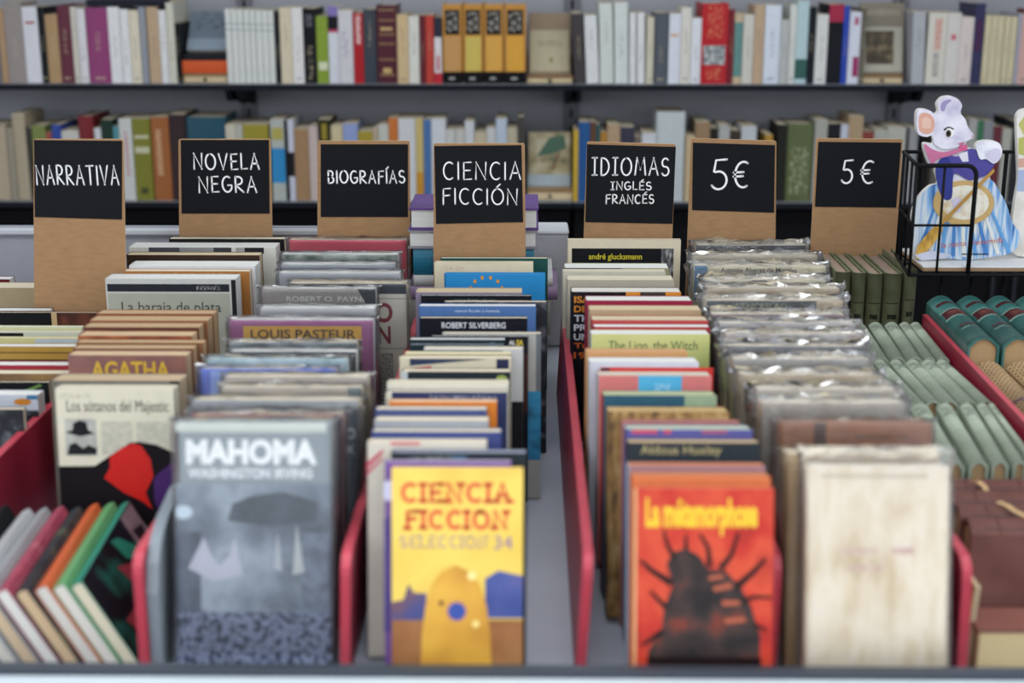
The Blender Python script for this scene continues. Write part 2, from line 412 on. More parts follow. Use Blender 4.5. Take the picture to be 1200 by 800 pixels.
# ------------------------------------------------------------------ wall shelves
m_navy = mat('#14171f', 0.5, 0.03); m_shelf_top = mat('#8f949c', 0.35, 0.03)
SH_D = 3.82
zU = atD(600, 98.5, SH_D).z; zL = atD(600, 236.5, SH_D).z
xa = [atD(p, 98, SH_D).x for p in (-130, 270, 673, 1077, 1330)]
def shelf_unit(x0, x1, z, which, bay):
    t = thing('wall_shelf', f'dark edged metal shelf board, {which} level, {bay}', 'shelf', ((x0 + x1) / 2, SH_D, z), group='wall shelves')
    hw = (x1 - x0) / 2 - .0015
    b = MB(); b.box(-hw, hw, .0, .235, -.016, -.0005, m_shelf_top, .001); b.build('board', t)
    b = MB(); b.box(-hw, hw, -.004, -.0002, -.017, -.0015, m_navy); b.build('front_edge', t)
    for sx_ in (-hw + .006, hw - .02) if which == 'upper' else ():
        b = MB(); b.grid([[(sx_, .02, -.017), (sx_, .235, -.017), (sx_, .235, -.075), (sx_, .17, -.06), (sx_, .05, -.05)],
                          [(sx_ + .014, .02, -.017), (sx_ + .014, .235, -.017), (sx_ + .014, .235, -.075), (sx_ + .014, .17, -.06), (sx_ + .014, .05, -.05)]], m_navy, close=True)
        for q in (0, .014): b.poly([(sx_ + q, .02, -.017), (sx_ + q, .235, -.017), (sx_ + q, .235, -.075), (sx_ + q, .17, -.06), (sx_ + q, .05, -.05)][::(-1 if q else 1)], m_navy)
        b.build('bracket', t)
BAY = ['leftmost bay by the maroon books', 'second bay with the black and yellow set', 'third bay behind the price signs', 'last bay behind the mouse figure']
for k in range(4):
    shelf_unit(xa[k], xa[k + 1], zU, 'upper', BAY[k]); shelf_unit(xa[k], xa[k + 1], zL, 'lower', BAY[k])
for k, x in enumerate(xa[1:4]):
    b = MB(); b.box(x - .02, x + .02, WALL_D - .016, WALL_D, zL - .11, 1.2, mat('#6f7178', .45, .03), .002)
    for q in range(26): b.box(x - .004, x + .004, WALL_D - .0175, WALL_D - .0155, zL - .1 + q * .05, zL - .075 + q * .05, m_navy)
    tag(b.build('slotted_upright'), f"grey slotted wall upright behind the {['first', 'second', 'third'][k]} shelf joint from the left", 'upright', 'slotted uprights')
# made-up black boxes standing in for the shade under the lower shelf
for k in range(4):
    cx, hw = (xa[k] + xa[k + 1]) / 2, (xa[k + 1] - xa[k]) / 2 - .003
    t = thing('shade_box', f'black shade box below the lower shelf, {BAY[k]}', 'shade box', (cx, SH_D, -LIFT), group='black shade boxes under the shelves')
    b = MB(); b.box(-hw, hw, .06, .25, 0, LIFT + zL - .02, mat('#0b0b0d', .7, .03, spec=.1), .003); b.build('box_body', t)
    for s in (-1, 1):
        b = MB(); b.box(min(s * .002, s * (hw - .002)), max(s * .002, s * (hw - .002)), .045, .0598, .05, LIFT + zL - .03, mat('#0d0d10', .7, .03, spec=.1), .002); d = b.build('box_front', t)
        b = MB(); b.box(s * .03 - .005, s * .03 + .005, .03, .0445, .40, .52, mat('#3a3c42', .3, 0, .8), .002); b.build('handle', d)

ORD = 'first second third fourth fifth sixth seventh eighth ninth tenth eleventh twelfth thirteenth fourteenth fifteenth sixteenth seventeenth eighteenth nineteenth twentieth'.split()
def bay_of(px): return ['first bay', 'second bay', 'third bay', 'last bay'][0 if px < 270 else 1 if px < 673 else 2 if px < 1077 else 3]
def shelf_books(level, z, data, base_px, rnd):
    seen = {}
    for i, e in enumerate(data):
        x0, x1, yt, c, what = e[:5]; opt = e[5] if len(e) > 5 else {}
        D = SH_D + .012 + opt.get('back', 0) + rnd.uniform(0, .006)
        a, b_ = atD(x0, base_px, D), atD(x1, base_px, D); h = atD((x0 + x1) / 2, yt, D).z - z
        t = max(.006, b_.x - a.x - .0012); w = min(opt.get('w', rnd.uniform(.135, .17)), SH_D + .23 - D)
        prev = data[i - 1][4].split()[0:2] if i else None; nxt = data[i + 1][4].split()[0:2] if i + 1 < len(data) else None
        col = lambda e_: e_[5].get('s', e_[4].split()[-2]) if len(e_) > 5 else e_[4].split()[-2]
        where = f"on {level} shelf" + (f" between {col(data[i-1])} and {col(data[i+1])} spines" if 0 < i < len(data) - 1 else (' at its start' if i == 0 else ' at its end'))
        lab = opt.get('label', f"{what} {where}")
        if lab in LABELS: lab = f"{what} {where}, {bay_of(x0)}"
        while lab in LABELS: 
            seen[lab] = seen.get(lab, 1) + 1; lab2 = f"{what} {where}, {ORD[seen[lab]-1]} such in {bay_of(x0)}"
            if lab2 not in LABELS: lab = lab2
        if len(lab.split()) > 16:
            lab = f'{what} on the {level} shelf, {bay_of(x0)}'
        root = thing('hardcover_book' if opt.get('k') == 'hc' else 'paperback_book', lab, 'book', (b_.x, D, z), (0, R(opt.get('lean', 0)), R(90)), f'books on the {level} wall shelf')
        if opt.get('lean'):     # leaning sideways: turn about the bottom edge it stands on
            l = R(opt['lean']); root.rotation_euler = (Matrix.Rotation(l, 3, 'Y') @ Matrix.Rotation(R(90), 3, 'Z')).to_euler()
            root.location.z = z + (t * math.sin(-l) if l < 0 else 0)
        art = []
        for q in opt.get('b', ()): art.append(('r', 's', 0) + tuple(q))
        if not opt.get('b') and not opt.get('plain') and t > .012 and level == 'upper':
            ink = '#4a4744' if sum(lin(c)[:3]) > .9 else '#b9ad8c'
            v = rnd.uniform(.25, .5)
            art.append(('r', 's', 0, .38, .62, v, v + rnd.uniform(.2, .38), mat_mottle((c, c, ink), scale=240, detail=2)))
            if rnd.random() < .5: art.append(('r', 's', 0, .25, .75, .05, .05 + .03, mat_mottle((c, ink), scale=200, detail=2)))
        dress_book(root, w, max(.05, h), t, c, opt.get('k', 'pb'), opt.get('pages', CREAM), None, art)
rnd = random.Random(5)
W1, W2, W3 = '#cfd0d0', '#c3c5c6', '#dadbdb'
UP = [
 (-26, -11, 14, '#8c8478', 'dusty grey spine'), (-10, 3, 20, '#6a6c70', 'grey spine'), (3, 11, 10, '#a98a68', 'narrow tan spine'),
 (11, 32, 2, '#938a86', 'thick dusty taupe spine'), (32, 50, 8, '#d3d4da', 'white spine with a red mark', {'b': [(.2, .8, .78, .81, '#a02030')], 's': 'white'}),
 (50, 58, 8, '#1d1f22', 'thin black spine'), (58, 74, 17, '#a88a62', 'short tan spine'), (72, 88, 6, '#5e2536', 'tall maroon spine', {'k': 'hc'}),
 (88, 95, 8, '#c9c6b8', 'thin cream spine'), (95, 105, 10, '#d4d2d4', 'white spine'),
 (105, 131, 9, '#89396c', 'wide magenta spine', {'k': 'hc'}), (131, 145, 8, W3, 'white spine'), (145, 155, 11, W3, 'white spine'), (155, 167, 12, '#d2c9b4', 'cream spine'),
 (167, 175, 8, '#8b8f98', 'thin grey spine'), (176, 190, 5, '#b49b7e', 'tan spine'), (190, 199, 12, '#d5d6d6', 'white spine'), (199, 208, 3, '#c5c4b4', 'tall ivory spine'),
 (208, 214, 27, '#17181a', 'thin black spine'),
]
for k in range(8):
    UP.append((267 + k * 7.1, 267 + k * 7.1 + 6.9, 10.5 + .3 * k, '#cdd0cb', 'ivory uniform-set spine with two grey rings', {'b': [(0, 1, .80, .815, '#8d99a0'), (0, 1, .72, .735, '#8d99a0')], 's': 'ivory', 'label': f'ivory uniform-set spine with two grey rings, {ORD[k]} of eight on upper shelf'}))
UP += [
 (324, 330, 13, '#202124', 'thin black spine'), (330, 344, 9, '#cbbfa6', 'beige spine'), (344, 357, 9, '#d6d5d2', 'white spine'),
 (357, 372, 10, '#15161a', 'black spine with pale lettering blocks', {'b': [(.25, .7, .06, .5, mat_mottle(('#15161a', '#15161a', '#b5a886'), scale=120, detail=1)), (.2, .75, .76, .92, mat_mottle(('#15161a', '#60626a'), scale=120, detail=1))], 's': 'black'}),
 (372, 386, 19, '#7d942f', 'short lime green spine', {'b': [(.15, .9, .20, .32, '#c9cfae')]}),
 (386, 398, 7, '#c9cbd2', 'white spine with violet and black top', {'b': [(0, 1, .87, 1, '#7a6ea8'), (0, 1, .70, .87, '#191a20'), (0, 1, .66, .70, '#a8405a')], 's': 'violet-topped'}),
 (398, 415, 12, '#c4c3c6', 'pale grey spine with lilac marks', {'b': [(.2, .6, .35, .72, mat_mottle(('#c4c3c6', '#c4c3c6', '#7b70a0'), scale=150, detail=1))]}),
 (415, 427, 15, '#a3101c', 'scarlet spine with white top lettering', {'b': [(.3, .75, .56, .97, mat_mottle(('#a3101c', '#e0cfcc'), scale=200, detail=1))], 's': 'scarlet'}),
 (427, 442, 11, '#343a44', 'slate spine'),
 (442, 466, 6, '#4a1524', 'thick burgundy spine with gold bands', {'k': 'hc', 'b': [(.1, .9, v, v + .018, '#8e7350') for v in (.1, .3, .5, .62, .8, .93)] + [(.3, .7, .13, .2, '#b99d68'), (.2, .8, .68, .72, '#b99d68')], 's': 'burgundy'}),
 (466, 479, 17, '#c4ab82', 'sand spine'), (479, 492, 19, '#cdccc4', 'white spine'), (492, 499, 18, '#5c1722', 'thin maroon spine'), (499, 509, 18, '#b0382c', 'brick red spine'),
 (509, 518, 20, '#cfc9ca', 'white spine with red foot and navy head', {'b': [(0, 1, .7, 1, '#2b2f3b'), (0, 1, 0, .16, '#b31c2c'), (.3, .7, .2, .42, '#b06068')], 's': 'red-footed'}),
]
for x0, x1, c, q in ((519, 542, '#b98c55', 'brown-ochre'), (543, 566, '#c3ae57', 'yellow'), (567, 590, '#cf9c45', 'amber'), (591, 616, '#d09a38', 'deep amber')):
    UP.append((x0, x1, 5, '#b98338', f'tall {q} set volume with black title block', {'k': 'hc', 'b': [(.12, .88, .62, .93, '#101115'), (.2, .8, .66, .9, mat_mottle(('#101115', '#101115', '#c9c3b4'), scale=150, detail=1)), (.1, .9, .16, .60, c), (0, 1, 0, .15, '#0d0d10'), (.3, .6, .05, .08, '#9a9a98')], 's': q}))
UP += [
 (673, 686, 16, '#3c3638', 'dark brown spine', {'lean': -3}), (687, 702, 18, '#d0d2d2', 'leaning white spine', {'lean': -3}),
 (703, 719, 4, '#c6cdc6', 'tall pale mint spine', {'lean': -2}), (720, 736, 3, '#c9d0cc', 'tall pale spine', {'lean': -1.5}), (737, 745, 15, '#d2d4d2', 'white spine', {'lean': -1}), (746, 755, 15, '#d2d4d4', 'white spine', {'lean': -1}),
 (756, 765, 20, '#c1bda9', 'thin ivory spine'), (766, 781, 15, '#4e545d', 'slate spine'),
 (782, 796, 16, '#d0d3dc', 'white spine with an orange dash', {'b': [(.15, .8, .68, .71, '#c88a30')], 's': 'white'}), (796, 808, 9, '#cfccc2', 'ivory spine'), (808, 820, 21, '#d4d6dc', 'white spine'),
 (820, 851, 4, '#b01822', 'very thick red spine with a small picture', {'k': 'hc', 'b': [(.08, .92, .24, .48, mat_mottle(('#3a4148', '#8f9597', '#c9c9c4'), scale=90, detail=3)), (.2, .8, .58, .96, mat_mottle(('#b01822', '#b01822', '#cf8a60'), scale=160, detail=1)), (.2, .8, .05, .2, mat_mottle(('#b01822', '#b01822', '#cf8a60'), scale=160, detail=1))], 's': 'red'}),
 (851, 858, 11, '#701621', 'thin dark red spine'), (858, 868, 16, '#bda98a', 'beige spine with a teal band', {'b': [(0, 1, .1, .88, '#5d8682')], 's': 'teal-banded'}),
 (868, 881, 17, '#c6c3ba', 'ivory spine'), (881, 893, 6, '#b59c80', 'tall tan spine'), (893, 912, 6, '#cdd5e0', 'tall white spine'),
 (912, 922, 23, '#aeb0ae', 'short grey spine'), (922, 930, 5, '#cbcfc8', 'thin white spine'), (930, 944, 1, '#adc4c8', 'tall pale blue spine with green foot', {'b': [(0, 1, .06, .30, '#2e5a54')], 's': 'blue'}),
 (944, 953, 8, '#1c2026', 'black spine'), (953, 967, 17, '#cfd0cc', 'white spine'),
 (967, 984, 5, '#191a20', 'black spine with crimson top', {'b': [(0, 1, .78, 1, '#9c1f40')], 's': 'crimson-topped'}), (984, 991, 7, '#1f3fa4', 'thin cobalt blue spine'),
 (991, 1005, 14, '#cdd0dc', 'white spine with crimson patches', {'b': [(.45, .95, .1, .38, '#93245c'), (.4, .8, .82, .93, '#a8607c')], 's': 'white'}), (1005, 1011, 10, '#5d5a4c', 'thin olive spine'),
 (1067, 1082, 14, '#a8abb0', 'grey spine', {'lean': -2}), (1083, 1105, 15, '#cfccc0', 'white spine with red upright lettering', {'b': [(.35, .72, .48, .92, mat_mottle(('#cfccc0', '#c25a48'), scale=200, detail=1)), (.35, .65, .1, .45, mat_mottle(('#cfccc0', '#6a6a6e'), scale=200, detail=1))], 's': 'white'}),
 (1105, 1121, 15, '#cdcac4', 'white spine with a rose ring', {'b': [(.3, .7, .62, .7, '#c26a78')], 's': 'white'}), (1121, 1136, 20, '#d0c6c0', 'pale pink spine'), (1136, 1148, 4, '#282a50', 'tall navy spine with plum letters', {'b': [(.2, .8, .4, .8, mat_mottle(('#282a50', '#5c2c4c'), scale=160))], 's': 'navy'}),
]
for k in range(5): UP.append((1148.5 + k * 7.6, 1148.5 + k * 7.6 + 7.4, 18 + .4 * k, '#c9bf9e', 'straw coloured set spine', {'s': 'straw', 'label': f'straw coloured set spine, {ORD[k]} of five on the upper shelf above the mouse figure'}))
UP += [(1187, 1191, 16, '#a6a8b8', 'very thin grey spine'), (1191, 1206, 17, '#c9a298', 'pink spine'), (1206, 1219, 12, '#702030', 'maroon spine')]
shelf_books('upper', zU, UP, 98, rnd)
G = '#77795f'
LOW = [
 (-14, 14, 147, '#a99a84', 'beige spine'), (14, 22, 150, '#8f8878', 'grey spine'), (22, 37, 133, '#a49881', 'tall putty spine'), (37, 44, 149, '#3b3a34', 'dark olive spine'), (44, 60, 147, '#717d40', 'moss green spine'),
 (60, 67, 155, '#9a4a40', 'thin red spine'), (67, 78, 146, '#27418e', 'royal blue spine'), (78, 98, 153, '#bcbab4', 'white spine'), (98, 116, 136, '#701c22', 'dark red spine', {'k': 'hc'}),
 (116, 124, 150, '#c2c4ca', 'white spine'), (124, 138, 140, '#25362e', 'dark green spine'), (138, 145, 148, '#4a8590', 'thin teal spine'),
 (145, 160, 139, '#bfc1be', 'white spine with pink lettering', {'b': [(.35, .65, .3, .85, mat_mottle(('#bfc1be', '#b06a70'), scale=200, detail=1))], 's': 'white'}),
 (160, 181, 139, '#747426', 'olive green spine with white blocks', {'b': [(.1, .9, .58, .66, '#b9b89a'), (.1, .9, .76, .80, '#b9b89a'), (.3, .7, .08, .16, '#3d4016')], 's': 'olive'}),
 (182, 203, 137, '#93582c', 'orange brown spine', {'b': [(.25, .55, .3, .85, mat_mottle(('#93582c', '#c9a884'), scale=200, detail=1))], 's': 'brown'}),
 (203, 222, 134, '#35292a', 'dark brown spine'), (223, 268, 137, '#1d4858', 'very wide teal box spine', {'k': 'hc'}), (268, 280, 146, '#b9b4a2', 'ivory spine'), (280, 288, 146, '#a7a79e', 'grey spine'),
 (288, 318, 146, '#8e842c', 'wide mustard spine'),
 (320, 336, 140, '#a5aaa4', 'grey spine with blue label', {'b': [(0, 1, .22, .65, '#2a7fb4'), (.1, .9, .75, .9, '#a59a50')], 's': 'blue-labelled'}), (336, 340, 142, '#1c1c1c', 'thin black spine'), (340, 347, 140, '#b9bcc8', 'white spine with black band', {'b': [(0, 1, .3, .6, '#1a1a1e')], 's': 'white'}),
 (347, 364, 151, '#957656', 'brown spine'), (364, 375, 148, '#b7a7a2', 'rose grey spine'), (375, 390, 140, '#2c2a18', 'black spine with yellow marks', {'b': [(.3, .7, .75, .95, '#8a7a2a')], 's': 'black'}), (390, 404, 147, '#bdb08c', 'cream spine'),
 (404, 421, 145, '#8593bd', 'periwinkle spine'), (421, 438, 154, '#97872c', 'mustard spine'), (438, 445, 150, '#a89882', 'beige spine'), (445, 457, 146, '#b3b4ac', 'grey-white spine'), (457, 468, 138, '#b86a30', 'orange spine'),
 (468, 488, 139, '#bfc1c2', 'white spine'), (488, 497, 139, '#b9a66a', 'straw spine with amber foot', {'b': [(0, 1, 0, .35, '#b8862c')], 's': 'straw'}), (497, 506, 140, '#44699a', 'steel blue spine'), (506, 523, 139, '#c0c3c8', 'white spine'),
 (523, 534, 152, '#b8b8b4', 'white spine'), (534, 545, 152, '#b5b4ae', 'white spine'), (545, 556, 142, '#bcbfc2', 'tall white spine'), (556, 570, 156, '#b5a98e', 'short beige spine'), (570, 581, 150, '#b9bab8', 'white spine'), (581, 594, 139, '#a9b6c2', 'pale blue spine'),
 (594, 606, 150, '#a9a18c', 'putty spine'), (606, 614, 137, '#3c3a36', 'dark spine'),
 (671, 677, 152, '#b99a34', 'thin yellow spine'), (677, 690, 143, '#1f4f86', 'deep blue spine'), (690, 697, 143, '#5a3c2a', 'brown spine'), (697, 702, 146, '#254c50', 'thin teal spine'), (702, 710, 155, '#a3762c', 'ochre spine'),
 (710, 725, 146, '#a58c70', 'tan spine'), (725, 742, 149, '#343242', 'dark plum spine'), (742, 750, 160, '#6b625a', 'grey brown spine'), (750, 767, 156, '#bfc2c8', 'white spine'), (767, 800, 131, '#b4bcbd', 'wide tall white spine', {'k': 'hc'}), (801, 812, 159, '#b5a180', 'sand spine'),
 (812, 829, 143, '#8d7459', 'brown spine'), (829, 839, 150, '#28241f', 'black spine'), (839, 852, 147, '#a1a3a0', 'grey spine'), (852, 865, 153, '#3a342e', 'dark brown spine'), (865, 883, 148, '#b3b8bb', 'white spine'), (897, 906, 158, '#a67f2c', 'leaning ochre spine', {'lean': -3}),
 (907, 919, 146, '#23241f', 'black spine'), (919, 949, 145, '#56603c', 'wide olive spine with dark lettering', {'k': 'hc', 'b': [(.15, .85, .1, .7, mat_mottle(('#56603c', '#56603c', '#a5a88a'), scale=120, detail=1))], 's': 'olive'}),
 (950, 965, 140, '#9c9b93', 'grey spine'), (965, 980, 145, '#1e2024', 'black spine'), (980, 989, 146, '#b4b9c6', 'white spine'), (989, 1006, 136, '#a08a6c', 'tall tan spine'), (1006, 1019, 154, '#7a342c', 'rust red spine'),
 (1019, 1034, 152, '#a1a29a', 'grey spine'), (1034, 1056, 149, '#a9aaa0', 'grey white spine'), (1060, 1070, 150, '#8b8d8f', 'grey spine'),
 (1088, 1100, 150, '#57534d', 'dark grey spine'), (1100, 1112, 146, '#8f9088', 'grey spine'), (1112, 1128, 149, '#a3a196', 'ivory spine'), (1128, 1138, 139, '#9b9c98', 'grey spine'), (1138, 1145, 141, '#2f6a4a', 'thin green spine'), (1145, 1157, 142, '#7f8285', 'grey spine'),
 (1157, 1167, 148, '#5e1e2a', 'dark red spine'), (1167, 1179, 151, '#a4a49a', 'pale spine'), (1179, 1196, 142, '#2a2c2e', 'charcoal spine'), (1196, 1214, 149, '#8d3038', 'red spine'),
]
shelf_books('lower', zL, LOW, 236, rnd)

# books lying on the shelf tops and books shown face-out on little stands
def lying_book(px0, px1, py0, py1, D, col, label, depth=.15, base=None, hard=False):
    a, b_ = atD(px0, py1, D), atD(px1, py0, D); t = b_.z - a.z - .0006; z0 = a.z if base is None else base
    root = thing('lying_book', label, 'book', (b_.x, D, z0 + t), (0, 0, 0))
    # spine faces the viewer, cover uppermost: x -> +y, y -> -z, z -> -x
    root.rotation_euler = Matrix(((0, 0, -1), (1, 0, 0), (0, -1, 0))).to_euler()
    dress_book(root, depth, b_.x - a.x, t, col, 'hc' if hard else 'pb')
    return z0 + t + .0006
def easel(px0, px1, py0, z, label, lip='#8b6a48'):
    D = SH_D + .03; a, b_ = atD(px0, 98 if z == zU else 236, D), atD(px1, py0, D)
    h = b_.z - z
    t = thing('display_stand', label, 'display stand', ((a.x + b_.x) / 2, D, z), group='little wooden display stands on the shelves')
    hw = (b_.x - a.x) / 2
    b = MB(); b.box(-hw, hw, 0, .10, 0, h, mat('#c9b691', .6, .08), .002); b.build('box', t)
    b = MB(); b.box(-hw - .001, hw + .001, -.004, .006, h * .72, h * 1.02, mat(lip, .6, .08), .001); b.build('lip', t)
    b = MB(); b.grid([[(r * math.cos(k * math.pi / 6), y, h * .36 + r * math.sin(k * math.pi / 6)) for k in range(12)] for y, r in ((0, .004), (-.005, .0045), (-.007, .003), (-.0072, .0001))], m_navy, close=True, smooth=True); b.build('knob', t)
    return z + h, D
def faceout(px0, px1, py0, zb, D, col, label, art=(), lean=12):
    a, b_ = atD(px0, py0, D + .02), atD(px1, py0, D + .02); h = (a.z - zb) / math.cos(R(lean))
    root = thing('displayed_book', label, 'book', (a.x, D + .012, zb + .012 * math.sin(R(lean)) + .0005), (-R(lean), 0, 0))
    dress_book(root, b_.x - a.x, h, .012, col, 'pb', art=art)
zz, D_ = easel(215, 266, 86, zU, 'cream wooden stand with dark knob below orange and black books')
z2 = lying_book(211, 268, 61, 76, D_ - .005, '#c4501e', 'bright orange book lying on the cream stand', base=zz + .001)
z2 = lying_book(215, 269, 53, 60, D_ - .003, '#1a1c22', 'thin black book lying on top of the orange one', base=z2)
faceout(217, 266, 18, z2, D_ + .02, '#6f7d88', 'grey blue book propped face-out above the black and orange books', [('r', 'f', 0, .1, .95, .55, .95, mat_mottle(('#6f7d88', '#6f7d88', '#20262c'), scale=60, detail=2, stretch=(1, 1, 3))), ('r', 'f', 0, 0, 1, .02, .3, '#8d9ba8')], 38)
zz, D_ = easel(618, 671, 89, zU, 'cream wooden stand carrying the tan face-out book')
faceout(620, 669, 17, zz, D_ + .01, '#85735c', 'tan book shown face-out beside the amber set', [('r', 'f', 0, .03, .95, .05, .72, '#a9a184'), ('p', 'f', 1, [(.5, .18), (.58, .2), (.56, .27), (.5, .28)], '#7a7440'), ('r', 'f', 1, .2, .8, .45, .55, mat_mottle(('#a9a184', '#8c8468'), scale=100))])
zz, D_ = easel(1009, 1058, 88, zU, 'cream wooden stand carrying the framed painting book')
faceout(1011, 1063, 5, zz, D_ + .01, '#7d7667', 'putty book with a dark painting shown face-out near the cobalt spine', [('r', 'f', 0, .03, .97, .02, .66, '#a9a698'), ('r', 'f', 1, .14, .78, .13, .60, mat_mottle(('#2b2720', '#4c4230', '#86765a'), scale=40)), ('r', 'f', 1, .1, .9, .82, .9, mat_mottle(('#7d7667', '#9c9484'), scale=80))])
zz, D_ = easel(618, 671, 221, zL, 'cream wooden stand on the lower shelf under the landscape book')
faceout(619, 669, 157, zz, D_ + .01, '#8f8367', 'landscape picture book shown face-out on the lower shelf', [('r', 'f', 0, .02, .98, .02, .98, mat_mottle(('#3f5a44', '#8b7d58', '#a9a084', '#b9b29c'), scale=22, detail=5)), ('r', 'f', 1, .0, 1, .0, .22, '#96a2a8'), ('p', 'f', 1, [(.2, .55), (.5, .9), (.85, .95), (.9, .7), (.6, .6)], '#3b5b48'), ('p', 'f', 2, [(.55, .3), (.6, .3), (.75, .6), (.7, .62)], '#6a4434')])
lying_book(101, 199, 0, 8.5, SH_D + .014, '#20222c', 'dark navy book lying across the tops of the white spines', base=atD(150, 7.6, SH_D + .014).z)

# ------------------------------------------------------------------ the stall table
m_table = mat('#b0b5c2', 0.4, 0.05, scale=14)
T_D0, T_D1 = 0.93, 2.08
t = thing('stall_table', 'long grey display table carrying the rows of books', 'table', (0, 0, 0))
b = MB(); b.box(-1.5, 1.5, T_D0 + .04, T_D1, -.03, -.0002, m_table, .002); b.build('table_top', t)
b = MB(); b.box(-1.5, 1.5, T_D0 + .03, T_D0 + .045, -LIFT + .05, -.03, mat('#aeb7bd', .5, .03), .002); b.build('front_apron', t)
b = MB(); b.box(-1.5, 1.5, .938, .953, -.029, .0578, mat('#3a4049', .3, .04, .3), .003); b.build('dark_edge_rail', t)
b = MB(); b.box(-1.5, 1.5, .86, .9375, -.029, .0550, mat('#b5c0c6', .35, .03), .003); b.build('pale_front_ledge', t)
for x in (-1.44, 1.38):
    for y in (1.0, 1.94):
        b = MB(); b.box(x, x + .06, y, y + .06, -LIFT, -.03, mat('#6c7078', .4, .03), .004); b.build('leg', t)
# grey upstand along the back of the table
p0, p1 = atD(-60, 266, 2.05), atD(476, 266, 2.05)
b = MB(); b.box(p0.x - .4, p1.x, 2.055, 2.07, 0.0002, p0.z, mat('#93969e', .45, .03), .003)
b.box(p0.x - .4, p1.x, 2.045, 2.055, p0.z - .012, p0.z - .001, mat('#b9bdc2', .4, .03), .003)
tag(b.build('back_upstand'), 'plain grey upstand panel along the table back behind the narrative books', 'panel')

# ------------------------------------------------------------------ red divider boards between the rows
m_red = mat('#8e2038', 0.42, 0.05); m_red_edge = mat('#b4404e', 0.4, 0.04)
def divider(name_label, px_front, py_front, D0, D1, ztop=.108, thick=.008, tilt=0, lining=False, turn=0):
    p = atD(px_front, py_front, D0); x = p.x; z1 = p.z if ztop is None else ztop; x -= z1 * math.sin(R(tilt))
    root = thing('divider_board', name_label, 'divider', (x, D0, 0), (0, R(tilt), R(turn)), 'red divider boards between the rows')
    L = D1 - D0
    prof = [(0, 0.0003), (L, 0.0003), (L, z1)]
    prof += [(.016, z1), (.009, z1 - .0015), (.004, z1 - .005), (.001, z1 - .010), (0, z1 - .017)]
    def side(xx): return [(xx, y, z) for y, z in prof]
    b = MB(); b.poly(side(-thick / 2)[::-1], m_red); b.poly(side(thick / 2), m_red)
    b.build('board', root)
    b = MB(); A, B_ = side(-thick / 2), side(thick / 2)
    b.grid([A, B_], m_red_edge, close=True); b.build('edge', root)
    if lining:
        b = MB(); q = [(.004, .001), (L * .4, .001), (L * .4, z1 + .022), (.14, z1 + .022), (.09, z1 + .019), (.05, z1 + .013), (.025, z1 + .003), (.012, z1 - .012), (.005, z1 - .035)]
        b.grid([[(thick / 2 + .0005, y, z) for y, z in q], [(thick / 2 + .010, y, z) for y, z in q]], mat('#7d868c', .5, .04), close=True)
        b.poly([(thick / 2 + .0005, y, z) for y, z in q][::-1], mat('#7d868c', .5, .04)); b.poly([(thick / 2 + .010, y, z) for y, z in q], mat('#7d868c', .5, .04))
        b.build('grey_end_plate', root)['label'] = 'grey rounded end plate'
    return root
divider('red divider board ending by the leaning paperbacks with a grey rounded end', 160, 655, 1.03, 1.30, lining=True)
divider('red divider board between the biographies and science fiction rows', 405, 655, 1.03, 1.78, tilt=2)
divider('long red divider board standing clear beside the bare table strip', 690, 652, 1.03, 1.80, tilt=3)
divider('red divider board between the languages and first five euro rows', 912, 640, 1.03, 1.78)
divider('red divider board ending by the flat brown book', 1136, 640, 1.03, 1.70, tilt=-2)
divider('dark red divider board beside the narrative row', -119, 646, 1.04, 1.74)
divider('red divider board between the pale green and patterned tan books', 1266, 564, 1.15, 1.72, ztop=.130, thick=.006, turn=-2)

# ------------------------------------------------------------------ face-on rows
def px_art(xl, xr, y, fx, fy, sc):
    """maps crop coordinates measured on the photograph to (share of width, pixels below the top)"""
    return lambda cx, cy: (((fx + cx / sc) - xl) / (xr - xl), (fy + cy / sc) - y)
def stroke(pts, w0, w1):
    out = []
    n = len(pts) - 1
    for i in range(n):
        a, b = Vector(pts[i]), Vector(pts[i + 1]); d = (b - a).normalized(); nn = Vector((-d.y, d.x))
        wa, wb = w0 + (w1 - w0) * i / n, w0 + (w1 - w0) * (i + 1) / n
        out.append([a + nn * wa, b + nn * wb, b - nn * wb, a - nn * wa])
    return out
def disc(cx, cy, rx, ry=None, n=18): ry = ry or rx; return [(cx + rx * math.cos(2 * math.pi * k / n), cy + ry * math.sin(2 * math.pi * k / n)) for k in range(n)]

